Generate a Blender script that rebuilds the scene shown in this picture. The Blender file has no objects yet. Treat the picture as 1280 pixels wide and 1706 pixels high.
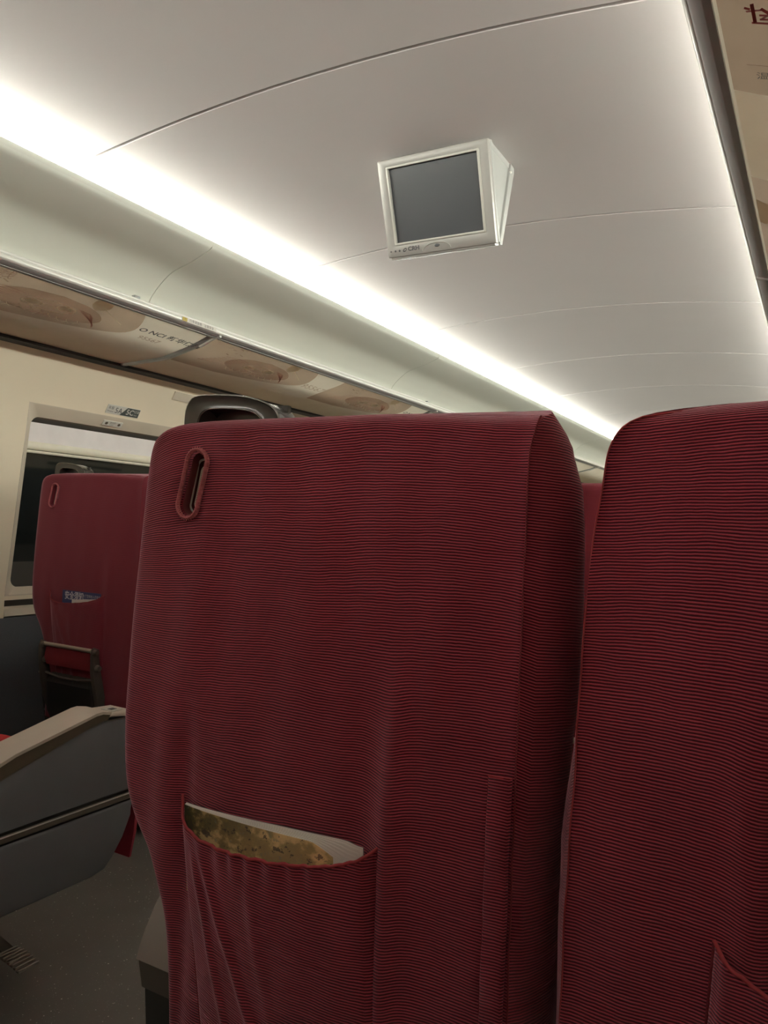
import bpy, bmesh, math, random
from mathutils import Vector, Matrix
from math import sin, cos, pi, exp, sqrt, radians

random.seed(7)
scene = bpy.context.scene
C = scene.collection

# ------------------------------------------------------------------ camera
cam_data = bpy.data.cameras.new('camera')
cam_data.sensor_fit = 'HORIZONTAL'
cam_data.sensor_width = 36.0
cam_data.lens = 36.0 * 1298.9 / 1280.0
cam_data.clip_start = 0.02
cam = bpy.data.objects.new('camera', cam_data)
C.objects.link(cam)
CAMX, CAMZ = 1.075, 1.10
_f = 1298.909
_v1 = Vector((735.0, 55.0, _f)).normalized()          # train's forward axis in the lens frame
_v2 = Vector((-2290.0, -73.0, _f)).normalized()       # train's left axis
_up = _v2.cross(_v1)
if _up.y > 0: _up = -_up
_R = Matrix((-_v2, _v1, _up))                         # lens frame (x right, y down, z ahead) -> world
_Rb = _R @ Matrix(((1, 0, 0), (0, -1, 0), (0, 0, -1)))
cam.matrix_world = Matrix.Translation((CAMX, 0.0, CAMZ)) @ _Rb.to_4x4()
scene.camera = cam

# ------------------------------------------------------------------ world, light level
world = bpy.data.worlds.new('world')
world.use_nodes = True
world.node_tree.nodes['Background'].inputs[0].default_value = (0.01, 0.012, 0.016, 1)
world.node_tree.nodes['Background'].inputs[1].default_value = 0.3
scene.world = world
scene.view_settings.view_transform = 'Standard'
scene.view_settings.look = 'None'
scene.view_settings.gamma = 1.0
scene.view_settings.use_curve_mapping = False
scene.view_settings.exposure = 0.0
LED_STRENGTH = 100.0
LED_COLOR = (0.98, 1.0, 0.885)
scene.cycles.use_denoising = True
scene.cycles.max_bounces = 10
scene.cycles.diffuse_bounces = 7
scene.cycles.sample_clamp_indirect = 8.0

# ------------------------------------------------------------------ helpers
def tag(o, label=None, cat=None, group=None, kind=None):
    if label: o['label'] = label
    if cat: o['category'] = cat
    if group: o['group'] = group
    if kind: o['kind'] = kind
    return o

def empty(name, loc=(0, 0, 0), label=None, cat=None, group=None, kind=None):
    o = bpy.data.objects.new(name, None)
    o.location = loc
    o.empty_display_size = 0.05
    C.objects.link(o)
    return tag(o, label, cat, group, kind)

def mesh_obj(name, verts, faces, mat, parent=None, smooth=True, sharp=None, uvs=None, fixn=True):
    me = bpy.data.meshes.new(name)
    me.from_pydata([tuple(v) for v in verts], [], faces)
    if uvs is not None:
        uvl = me.uv_layers.new(name='UVMap')
        for lp in me.loops:
            uvl.data[lp.index].uv = uvs[lp.vertex_index]
    if fixn:
        bm = bmesh.new(); bm.from_mesh(me)
        bmesh.ops.recalc_face_normals(bm, faces=bm.faces)
        bm.to_mesh(me); bm.free()
    if smooth:
        for p in me.polygons: p.use_smooth = True
        if sharp is not None: me.set_sharp_from_angle(angle=radians(sharp))
    o = bpy.data.objects.new(name, me)
    if mat: me.materials.append(mat)
    C.objects.link(o)
    if parent: o.parent = parent
    return o

def bm_obj(name, bm, mat, parent=None, sharp=35):
    me = bpy.data.meshes.new(name)
    bmesh.ops.recalc_face_normals(bm, faces=bm.faces)
    bm.to_mesh(me); bm.free()
    for p in me.polygons: p.use_smooth = True
    me.set_sharp_from_angle(angle=radians(sharp))
    if mat: me.materials.append(mat)
    o = bpy.data.objects.new(name, me)
    C.objects.link(o)
    if parent: o.parent = parent
    return o

def add_box(bm, x0, x1, y0, y1, z0, z1, bev=0.0, seg=2):
    vs = [bm.verts.new(p) for p in ((x0,y0,z0),(x1,y0,z0),(x1,y1,z0),(x0,y1,z0),(x0,y0,z1),(x1,y0,z1),(x1,y1,z1),(x0,y1,z1))]
    fs = [bm.faces.new([vs[i] for i in f]) for f in ((0,3,2,1),(4,5,6,7),(0,1,5,4),(1,2,6,5),(2,3,7,6),(3,0,4,7))]
    if bev > 0:
        es = list({e for f in fs for e in f.edges})
        bmesh.ops.bevel(bm, geom=es, offset=bev, segments=seg, affect='EDGES', profile=0.5)

def box(name, x0, x1, y0, y1, z0, z1, mat, parent=None, bev=0.0, seg=2):
    bm = bmesh.new(); add_box(bm, min(x0,x1), max(x0,x1), min(y0,y1), max(y0,y1), min(z0,z1), max(z0,z1), bev, seg)
    return bm_obj(name, bm, mat, parent)

def add_prism(bm, poly, a0, a1, plane='yz', bev=0.0, seg=2):
    """polygon in a plane, extruded along the remaining axis from a0 to a1"""
    def P(u, v, a):
        return (a, u, v) if plane == 'yz' else ((u, a, v) if plane == 'xz' else (u, v, a))
    A = [bm.verts.new(P(u, v, a0)) for u, v in poly]
    B = [bm.verts.new(P(u, v, a1)) for u, v in poly]
    n = len(poly)
    f0 = bm.faces.new(A); f1 = bm.faces.new(list(reversed(B)))
    for i in range(n):
        bm.faces.new((A[i], B[i], B[(i+1) % n], A[(i+1) % n]))
    if bev > 0:
        es = list(set(f0.edges) | set(f1.edges))
        bmesh.ops.bevel(bm, geom=es, offset=bev, segments=seg, affect='EDGES', profile=0.5)

def prism(name, poly, a0, a1, mat, parent=None, plane='yz', bev=0.0, seg=2, sharp=35):
    bm = bmesh.new(); add_prism(bm, poly, a0, a1, plane, bev, seg)
    return bm_obj(name, bm, mat, parent, sharp)

def ribbon_prism(name, top, bot, a0, a1, mat, parent=None):
    """solid between two matching (y, z) polylines, extruded along x"""
    V = []; F = []
    n = len(top)
    for (t, b) in zip(top, bot):
        V += [(a0, t[0], t[1]), (a1, t[0], t[1]), (a1, b[0], b[1]), (a0, b[0], b[1])]
    for i in range(n-1):
        for j in range(4): F.append((i*4+j, i*4+(j+1) % 4, (i+1)*4+(j+1) % 4, (i+1)*4+j))
    F.append((0, 1, 2, 3)); F.append(tuple(4*(n-1)+q for q in (3, 2, 1, 0)))
    return mesh_obj(name, V, F, mat, parent, True, 40)

def tube_data(pts, r, n=10, closed=False, rz=None):
    pts = [Vector(p) for p in pts]
    V = []; F = []
    m = len(pts)
    prev = None
    for i, p in enumerate(pts):
        if closed: t = pts[(i+1) % m] - pts[i-1]
        else: t = pts[min(i+1, m-1)] - pts[max(i-1, 0)]
        t.normalize()
        if prev is None:
            a = Vector((0, 0, 1)) if abs(t.z) < 0.9 else Vector((0, 1, 0))
            nn = (a - t * a.dot(t)).normalized()
        else:
            nn = (prev - t * prev.dot(t)).normalized()
        prev = nn
        b = t.cross(nn)
        rr = r[i] if isinstance(r, (list, tuple)) else r
        r2 = rr if rz is None else rz
        for k in range(n):
            a = 2*pi*k/n
            V.append(p + nn*cos(a)*rr + b*sin(a)*r2)
    for i in range(m if closed else m-1):
        for k in range(n):
            a = i*n+k; b2 = i*n+(k+1) % n
            c = ((i+1) % m)*n+(k+1) % n; d = ((i+1) % m)*n+k
            F.append((a, b2, c, d))
    if not closed:
        F.append(tuple(range(n))[::-1]); F.append(tuple(range((m-1)*n, m*n)))
    return V, F

def tube(name, pts, r, mat, parent=None, n=10, closed=False, rz=None):
    V, F = tube_data(pts, r, n, closed, rz)
    return mesh_obj(name, V, F, mat, parent, True, 60)

def interp(tab, x):
    """tab: sorted list of (x, y)"""
    if x <= tab[0][0]: return tab[0][1]
    for (a, ya), (b, yb) in zip(tab, tab[1:]):
        if x <= b: return ya + (yb-ya)*(x-a)/(b-a)
    return tab[-1][1]

def sinterp(tab, x):
    """smooth (Catmull-Rom) table lookup"""
    n = len(tab)
    if x <= tab[0][0]: return tab[0][1]
    if x >= tab[-1][0]: return tab[-1][1]
    for i in range(n-1):
        if x <= tab[i+1][0]:
            x0, y0 = tab[i]; x1, y1 = tab[i+1]
            h = x1-x0; t = (x-x0)/h
            s0 = (tab[i+1][1]-tab[i-1][1])/(tab[i+1][0]-tab[i-1][0]) if i > 0 else (y1-y0)/h
            s1 = (tab[i+2][1]-tab[i][1])/(tab[i+2][0]-tab[i][0]) if i < n-2 else (y1-y0)/h
            return ((2*t**3-3*t**2+1)*y0 + (t**3-2*t**2+t)*h*s0 + (-2*t**3+3*t**2)*y1 + (t**3-t**2)*h*s1)

def sstep(a, b, x):
    t = max(0.0, min(1.0, (x-a)/(b-a)))
    return t*t*(3-2*t)

def gau(x, c, w): return exp(-((x-c)/w)**2)

def srgb(r, g, b):
    f = lambda c: (c/255/12.92) if c/255 <= 0.04045 else ((c/255+0.055)/1.055)**2.4
    return (f(r), f(g), f(b), 1.0)

# ------------------------------------------------------------------ materials
def nodes_of(m):
    m.use_nodes = True
    nt = m.node_tree
    return nt, nt.nodes, nt.links, nt.nodes['Principled BSDF']

def math_node(nt, op, a, b=None, c=None):
    n = nt.nodes.new('ShaderNodeMath'); n.operation = op
    for i, v in enumerate((a, b, c)):
        if v is None: continue
        if isinstance(v, (int, float)): n.inputs[i].default_value = v
        else: nt.links.new(v, n.inputs[i])
    return n.outputs[0]

def mix_col(nt, fac, a, b, mode='MIX'):
    n = nt.nodes.new('ShaderNodeMix'); n.data_type = 'RGBA'; n.blend_type = mode
    for s, v in ((n.inputs[0], fac), (n.inputs[6], a), (n.inputs[7], b)):
        if isinstance(v, (int, float)): s.default_value = v
        elif isinstance(v, tuple): s.default_value = v
        else: nt.links.new(v, s)
    return n.outputs[2]

def noise(nt, scale, detail=2, coord='Object', vec=None, rough=0.5):
    n = nt.nodes.new('ShaderNodeTexNoise')
    n.inputs['Scale'].default_value = scale
    n.inputs['Detail'].default_value = detail
    n.inputs['Roughness'].default_value = rough
    if vec is None:
        tc = nt.nodes.new('ShaderNodeTexCoord'); vec = tc.outputs[coord]
    nt.links.new(vec, n.inputs['Vector'])
    return n.outputs['Fac']

def bump(nt, bsdf, height, strength, dist=0.001):
    n = nt.nodes.new('ShaderNodeBump')
    n.inputs['Strength'].default_value = strength
    n.inputs['Distance'].default_value = dist
    nt.links.new(height, n.inputs['Height'])
    nt.links.new(n.outputs[0], bsdf.inputs['Normal'])

def plain(name, col, rough=0.5, metal=0.0, var=0.06, nscale=12.0, bmp=0.05, bscale=300.0, spec=0.5, coat=0.0):
    m = bpy.data.materials.new(name)
    nt, N, L, B = nodes_of(m)
    f = noise(nt, nscale, 3)
    dark = tuple(c*(1-var*2) for c in col[:3]) + (1,)
    lite = tuple(min(1, c*(1+var)) for c in col[:3]) + (1,)
    L.new(mix_col(nt, f, dark, lite), B.inputs['Base Color'])
    B.inputs['Roughness'].default_value = rough
    B.inputs['Metallic'].default_value = metal
    B.inputs['Specular IOR Level'].default_value = spec
    B.inputs['Coat Weight'].default_value = coat
    if bmp > 0: bump(nt, B, noise(nt, bscale, 2), bmp, 0.0004)
    return m

def emit(name, col, strength):
    m = bpy.data.materials.new(name)
    nt, N, L, B = nodes_of(m)
    N.remove(B)
    e = N.new('ShaderNodeEmission')
    e.inputs[0].default_value = tuple(col[:3]) + (1,)
    e.inputs[1].default_value = strength
    L.new(e.outputs[0], N['Material Output'].inputs[0])
    return m

def corduroy(name, ridge, groove, pitch=0.003, strength=0.55, sheen=0.65):
    """horizontally ribbed velour; UV.y runs up the cloth in metres"""
    m = bpy.data.materials.new(name)
    nt, N, L, B = nodes_of(m)
    uv = N.new('ShaderNodeUVMap')
    sp = N.new('ShaderNodeSeparateXYZ'); L.new(uv.outputs[0], sp.inputs[0])
    n1 = noise(nt, 9, 2, vec=uv.outputs[0])
    n2 = noise(nt, 60, 2, vec=uv.outputs[0])
    v = math_node(nt, 'ADD', sp.outputs[1], math_node(nt, 'MULTIPLY', math_node(nt, 'SUBTRACT', n1, 0.5), 0.010))
    v = math_node(nt, 'ADD', v, math_node(nt, 'MULTIPLY', math_node(nt, 'SUBTRACT', n2, 0.5), 0.0016))
    ph = math_node(nt, 'MULTIPLY', v, 2*pi/pitch)
    s = math_node(nt, 'MULTIPLY_ADD', math_node(nt, 'SINE', ph), 0.5, 0.5)
    s = math_node(nt, 'POWER', s, 1.5)
    # fine pile that breaks the ridges up
    mp = N.new('ShaderNodeMapping'); mp.inputs['Scale'].default_value = (1.0, 3.0, 1.0)
    L.new(uv.outputs[0], mp.inputs[0])
    n3 = noise(nt, 900, 2, vec=mp.outputs[0])
    s2 = math_node(nt, 'MULTIPLY', s, math_node(nt, 'MULTIPLY_ADD', n3, 0.8, 0.6))
    col = mix_col(nt, s2, groove, ridge)
    n4 = noise(nt, 5, 3, vec=uv.outputs[0])
    col = mix_col(nt, math_node(nt, 'MULTIPLY', n4, 0.35), col, mix_col(nt, 0.5, col, groove))
    # odd pale lint specks
    vo = N.new('ShaderNodeTexVoronoi'); vo.inputs['Scale'].default_value = 32; vo.inputs['Randomness'].default_value = 1
    L.new(uv.outputs[0], vo.inputs['Vector'])
    sp2 = math_node(nt, 'LESS_THAN', vo.outputs['Distance'], 0.018)
    cs = N.new('ShaderNodeSeparateXYZ'); L.new(vo.outputs['Color'], cs.inputs[0])
    sp3 = math_node(nt, 'MULTIPLY', sp2, math_node(nt, 'GREATER_THAN', cs.outputs[0], 0.86))
    col = mix_col(nt, math_node(nt, 'MULTIPLY', sp3, 0.7), col, (0.5, 0.32, 0.3, 1))
    L.new(col, B.inputs['Base Color'])
    B.inputs['Roughness'].default_value = 0.9
    B.inputs['Specular IOR Level'].default_value = 0.15
    B.inputs['Sheen Weight'].default_value = sheen
    B.inputs['Sheen Roughness'].default_value = 0.45
    B.inputs['Sheen Tint'].default_value = (1.0, 0.66, 0.80, 1)
    h = math_node(nt, 'ADD', s, math_node(nt, 'MULTIPLY', n3, 0.25))
    bump(nt, B, h, strength, 0.0012)
    return m

RED_R, RED_G = (0.47, 0.064, 0.096, 1), (0.045, 0.0025, 0.008, 1)
M = {}
M['cord'] = corduroy('red_corduroy', RED_R, RED_G)
M['cord_far'] = corduroy('red_corduroy_smooth', (0.26, 0.038, 0.055, 1), (0.17, 0.022, 0.034, 1), 0.003, 0.2, 0.5)  # muted copy of the corduroy, with haze put into its colour
M['piping'] = plain('red_piping', (0.30, 0.035, 0.045, 1), 0.85, bscale=900, bmp=0.3)
M['stitch'] = plain('dark_stitching', (0.17, 0.018, 0.028, 1), 0.9, bscale=900, bmp=0.3)
M['ringfab'] = plain('faded_red_binding', (0.52, 0.15, 0.165, 1), 0.9, var=0.2, nscale=200, bscale=1200, bmp=0.6)
M['cushion'] = plain('red_cushion_velour', (0.55, 0.03, 0.035, 1), 0.85, bscale=700, bmp=0.3)
M['liner'] = plain('dark_recess_lining', (0.16, 0.03, 0.035, 1), 0.9)
M['slotplate'] = plain('taupe_plastic', (0.62, 0.56, 0.47, 1), 0.5)
M['slotframe'] = plain('grey_slot_frame', (0.45, 0.45, 0.42, 1), 0.35)
M['chrome'] = plain('smoked_chrome', (0.22, 0.21, 0.19, 1), 0.22, 0.85, var=0.02, bmp=0.0, coat=0.6)
M['handle_in'] = plain('smoked_grip', (0.06, 0.055, 0.05, 1), 0.22, var=0.05, coat=0.3)
M['ceil'] = plain('ceiling_paint', (0.78, 0.735, 0.73, 1), 0.75, var=0.012, nscale=3, bmp=0.03, bscale=500, spec=0.15)
M['seamback'] = plain('seam_backing', (0.07, 0.066, 0.06, 1), 0.8)
M['seamlip'] = plain('seam_lip', (0.80, 0.78, 0.70, 1), 0.4)
M['cove'] = plain('cove_paint', (0.88, 0.90, 0.82, 1), 0.45, var=0.015, nscale=3, bmp=0.02)
M['wall'] = plain('cream_wall_panel', (0.88, 0.78, 0.61, 1), 0.5, var=0.02, nscale=4, bmp=0.03)
M['frame'] = plain('window_frame_beige', (0.66, 0.58, 0.47, 1), 0.5, var=0.02)
M['carpet'] = plain('dark_wall_carpet', (0.105, 0.11, 0.125, 1), 0.95, var=0.2, nscale=400, bscale=900, bmp=0.5)
M['alu'] = plain('brushed_rail', (0.86, 0.85, 0.81, 1), 0.3, 0.35, var=0.03, bmp=0.0)
M['rail_shade'] = plain('rail_underside', (0.42, 0.40, 0.40, 1), 0.45, 0.2)
M['gasket'] = plain('dark_gasket', (0.045, 0.045, 0.048, 1), 0.6)
def frosted(name, col, trans=0.5, rough=0.35, var=0.04, nscale=9.0):
    """milky translucent sheet: passes light that falls on its other side"""
    m = plain(name, col, rough, var=var, nscale=nscale, bmp=0, coat=0.2)
    nt = m.node_tree; B = nt.nodes['Principled BSDF']
    src = B.inputs['Base Color'].links[0].from_socket
    t = nt.nodes.new('ShaderNodeBsdfTranslucent'); nt.links.new(src, t.inputs[0])
    mx = nt.nodes.new('ShaderNodeMixShader'); mx.inputs[0].default_value = trans
    nt.links.new(B.outputs[0], mx.inputs[1]); nt.links.new(t.outputs[0], mx.inputs[2])
    nt.links.new(mx.outputs[0], nt.nodes['Material Output'].inputs[0])
    return m
def film(name, col, var=0.06, nscale=9.0):
    """coloured print film on the frosted sheet: tints what shines through"""
    m = bpy.data.materials.new(name)
    nt, N, L, B = nodes_of(m)
    f = noise(nt, nscale, 3)
    c = mix_col(nt, f, tuple(x*(1-2*var) for x in col[:3])+(1,), tuple(min(1, x*(1+var)) for x in col[:3])+(1,))
    t = N.new('ShaderNodeBsdfTransparent'); L.new(c, t.inputs[0])
    g = N.new('ShaderNodeBsdfGlossy'); g.inputs[0].default_value = (0.8, 0.8, 0.8, 1); g.inputs[1].default_value = 0.35
    mx = N.new('ShaderNodeMixShader'); mx.inputs[0].default_value = 0.04
    L.new(t.outputs[0], mx.inputs[1]); L.new(g.outputs[0], mx.inputs[2])
    N.remove(B); L.new(mx.outputs[0], N['Material Output'].inputs[0])
    return m
M['rackpanel'] = frosted('rack_frosted_panel', (0.94, 0.86, 0.78, 1), 0.85)
M['greyframe'] = plain('grey_panel_frame', (0.40, 0.42, 0.42, 1), 0.35, 0.3)
M['print_brown'] = film('print_brown', (0.66, 0.56, 0.50, 1))
M['print_dark'] = film('print_dark_brown', (0.76, 0.66, 0.62, 1))
M['print_red'] = film('print_dusty_red', (0.80, 0.58, 0.54, 1))
M['print_gold'] = frosted('print_pale_gold', (0.86, 0.76, 0.60, 1), 0.6)
M['print_green'] = film('print_grey_green', (0.72, 0.74, 0.66, 1))
M['ink'] = plain('ink_grey', (0.10, 0.095, 0.10, 1), 0.5, bmp=0)
M['inkred'] = plain('ink_red', (0.30, 0.03, 0.025, 1), 0.5, bmp=0)
M['white'] = plain('label_white', (0.72, 0.70, 0.64, 1), 0.5, bmp=0)
M['labelgrey'] = plain('label_dark_grey', (0.085, 0.10, 0.095, 1), 0.5, bmp=0)
M['yellow'] = plain('label_yellow', (0.50, 0.38, 0.06, 1), 0.5, bmp=0)
M['blind'] = plain('roller_blind_fabric', (0.86, 0.82, 0.82, 1), 0.85, bscale=900, bmp=0.2)
M['blindbar'] = plain('blind_bar', (0.85, 0.81, 0.68, 1), 0.4)
M['pull'] = plain('blind_pull', (0.82, 0.78, 0.66, 1), 0.35)
M['darkslot'] = plain('dark_slot', (0.04, 0.034, 0.028, 1), 0.7)
M['glass'] = plain('night_window_glass', (0.010, 0.012, 0.012, 1), 0.05, var=0.0, bmp=0, coat=0.5)
M['tvcase'] = plain('monitor_case', (0.36, 0.345, 0.325, 1), 0.38, 0.25, var=0.02, bmp=0.02)
M['tvrim'] = plain('monitor_rim', (0.50, 0.49, 0.45, 1), 0.3, 0.2, var=0.02, bmp=0)
M['flap'] = plain('red_flap_cloth', (0.34, 0.03, 0.055, 1), 0.85, bscale=700, bmp=0.3)
M['pad'] = plain('dark_red_pad', (0.24, 0.02, 0.03, 1), 0.85, bscale=700, bmp=0.3)
M['tvside'] = plain('monitor_side', (0.30, 0.30, 0.285, 1), 0.45, var=0.02, bmp=0)
M['screen'] = plain('monitor_screen', (0.050, 0.054, 0.062, 1), 0.35, var=0.03, bmp=0, spec=0.6)
M['tvink'] = plain('monitor_ink', (0.07, 0.07, 0.075, 1), 0.5, bmp=0)
M['cap'] = plain('armrest_cap_taupe', (0.72, 0.64, 0.55, 1), 0.5, bmp=0.15, bscale=900)
M['cap_shade'] = plain('shaded_cap_taupe', (0.30, 0.262, 0.24, 1), 0.5, bmp=0.15, bscale=900)  # armrest cap taupe, darkened for the shade on its rear-facing end
M['capdark'] = plain('armrest_dark_band', (0.11, 0.085, 0.055, 1), 0.55)
M['console'] = plain('slate_grey_panel', (0.17, 0.175, 0.19, 1), 0.6, bmp=0.2, bscale=800)
M['consoledark'] = plain('brown_grey_plastic', (0.085, 0.072, 0.06, 1), 0.55)
M['trimgold'] = plain('taupe_trim_line', (0.15, 0.13, 0.105, 1), 0.4)
M['black'] = plain('black_plastic', (0.018, 0.017, 0.016, 1), 0.55)
M['pedal'] = plain('brushed_pedal_metal', (0.42, 0.38, 0.33, 1), 0.35, 0.7)
M['footbar'] = plain('footrest_bar_metal', (0.55, 0.50, 0.42, 1), 0.35, 0.6)
M['paper'] = plain('paper_white', (0.80, 0.79, 0.76, 1), 0.7, var=0.02, bmp=0)
M['page_edge'] = plain('page_edges', (0.66, 0.64, 0.60, 1), 0.8, var=0.25, nscale=600, bmp=0)
M['blue'] = plain('card_blue', (0.03, 0.045, 0.16, 1), 0.4, bmp=0)
M['cardwhite'] = plain('card_white_print', (0.62, 0.64, 0.70, 1), 0.4, bmp=0)
M['led'] = emit('led_strip', LED_COLOR, LED_STRENGTH)

def cover_art():
    m = bpy.data.materials.new('magazine_cover_print')
    nt, N, L, B = nodes_of(m)
    tc = N.new('ShaderNodeTexCoord')
    mp = N.new('ShaderNodeMapping'); mp.inputs['Scale'].default_value = (1, 1, 1.4)
    L.new(tc.outputs['Object'], mp.inputs[0])
    a = noise(nt, 22, 5, vec=mp.outputs[0], rough=0.6)
    b = noise(nt, 75, 4, vec=mp.outputs[0], rough=0.7)
    r = N.new('ShaderNodeValToRGB'); L.new(a, r.inputs[0])
    e = r.color_ramp.elements
    e[0].position = 0.36; e[0].color = (0.010, 0.012, 0.010, 1)
    e[1].position = 0.66; e[1].color = (0.95, 0.74, 0.42, 1)
    for p, c in ((0.44, (0.05, 0.05, 0.02, 1)), (0.50, (0.16, 0.13, 0.04, 1)), (0.56, (0.75, 0.56, 0.28, 1))):
        x = e.new(p); x.color = c
    sx = N.new('ShaderNodeSeparateXYZ'); L.new(tc.outputs['Object'], sx.inputs[0])
    grad = N.new('ShaderNodeMapRange'); L.new(sx.outputs[0], grad.inputs[0])
    grad.inputs[1].default_value = -0.13; grad.inputs[2].default_value = 0.0
    base = mix_col(nt, grad.outputs[0], (0.010, 0.018, 0.008, 1), (0.80, 0.60, 0.30, 1))
    col = mix_col(nt, 0.55, base, r.outputs[0])
    dk = math_node(nt, 'GREATER_THAN', b, 0.60)
    col = mix_col(nt, math_node(nt, 'MULTIPLY', dk, 0.75), col, (0.035, 0.028, 0.035, 1))
    gr = math_node(nt, 'LESS_THAN', b, 0.37)
    col = mix_col(nt, math_node(nt, 'MULTIPLY', gr, 0.5), col, (0.22, 0.25, 0.20, 1))
    L.new(col, B.inputs['Base Color'])
    B.inputs['Roughness'].default_value = 0.3
    return m
M['art'] = cover_art()

def floor_mat():
    m = bpy.data.materials.new('speckled_vinyl_floor')
    nt, N, L, B = nodes_of(m)
    tc = N.new('ShaderNodeTexCoord')
    base = mix_col(nt, noise(nt, 8, 3), (0.20, 0.187, 0.172, 1), (0.27, 0.25, 0.232, 1))
    col = base
    for sc, th, keep, c in ((70, 0.11, 0.45, (0.70, 0.67, 0.62, 1)), (150, 0.15, 0.5, (0.42, 0.40, 0.37, 1)), (40, 0.07, 0.5, (0.9, 0.88, 0.82, 1))):
        v = N.new('ShaderNodeTexVoronoi'); v.inputs['Scale'].default_value = sc
        L.new(tc.outputs['Object'], v.inputs['Vector'])
        s = N.new('ShaderNodeSeparateXYZ'); L.new(v.outputs['Color'], s.inputs[0])
        k = math_node(nt, 'MULTIPLY', math_node(nt, 'LESS_THAN', v.outputs['Distance'], th), math_node(nt, 'GREATER_THAN', s.outputs[0], keep))
        col = mix_col(nt, k, col, c)
    L.new(col, B.inputs['Base Color'])
    B.inputs['Roughness'].default_value = 0.55
    bump(nt, B, noise(nt, 400, 2), 0.1, 0.0005)
    return m
M['floor'] = floor_mat()

def text(name, body, size, origin, right, up, mat, parent, sx=1.0, align='LEFT', shear=0.0, bold=0.0):
    cu = bpy.data.curves.new(name, 'FONT')
    cu.body = body; cu.size = size; cu.align_x = align; cu.align_y = 'CENTER'
    cu.shear = shear; cu.offset = bold; cu.resolution_u = 3
    tmp = bpy.data.objects.new('tmp', cu); C.objects.link(tmp)
    bpy.context.view_layer.update()
    dg = bpy.context.evaluated_depsgraph_get()
    me = bpy.data.meshes.new_from_object(tmp.evaluated_get(dg))
    bpy.data.objects.remove(tmp); bpy.data.curves.remove(cu)
    r = Vector(right).normalized(); u = Vector(up); u = (u - r*u.dot(r)).normalized(); n = r.cross(u)
    mt = Matrix.Identity(4)
    mt.col[0][:3] = r*sx; mt.col[1][:3] = u; mt.col[2][:3] = n; mt.col[3][:3] = Vector(origin)
    me.transform(mt)
    me.materials.clear(); me.materials.append(mat)
    me.name = name
    o = bpy.data.objects.new(name, me); C.objects.link(o)
    if parent:
        o.parent = parent
    return o

# ------------------------------------------------------------------ the carriage shell
Y0, Y1 = -2.6, 11.0
def cz(x): return CAMZ + 1.062 - 0.083*x*x              # ceiling arch
SEAMS = [-2.67, -1.63, -0.59, 0.45, 1.486, 2.53, 3.595, 4.635, 5.66, 6.70, 7.74, 8.78, 9.82, 11.0]

ceiling = empty('ceiling', (0, 0, 0), 'pale grey curved ceiling of wide panels along the carriage', kind='structure')
GAP = 0.0046
xs = [-0.955 + 1.99*i/36 for i in range(37)]
for a, b in zip(SEAMS, SEAMS[1:]):
    V = []; F = []
    ya, yb = a+GAP, b-GAP
    prof = [(ya, 0.010), (ya, 0.0015), (ya+0.0015, 0.0), (yb-0.0015, 0.0), (yb, 0.0015), (yb, 0.010)]
    for x in xs:
        for (y, dz) in prof: V.append((x, y, cz(x)+dz))
    k = len(prof)
    for i in range(len(xs)-1):
        for j in range(k-1):
            F.append((i*k+j, i*k+j+1, (i+1)*k+j+1, (i+1)*k+j))
    mesh_obj('ceiling_panel', V, F, M['ceil'], ceiling, True, 40)
V = []; F = []
for x in xs:
    for y in (Y0, Y1): V.append((x, y, cz(x)+0.022))
for x in reversed(xs):
    for y in (Y0, Y1): V.append((x, y, cz(x)+0.04))
n = len(xs)*2
for i in range(n): F.append((2*i, 2*i+1, (2*i+3) % (2*n), (2*i+2) % (2*n)))
mesh_obj('seam_backing', V, F, M['seamback'], ceiling, True, 40)

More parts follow.
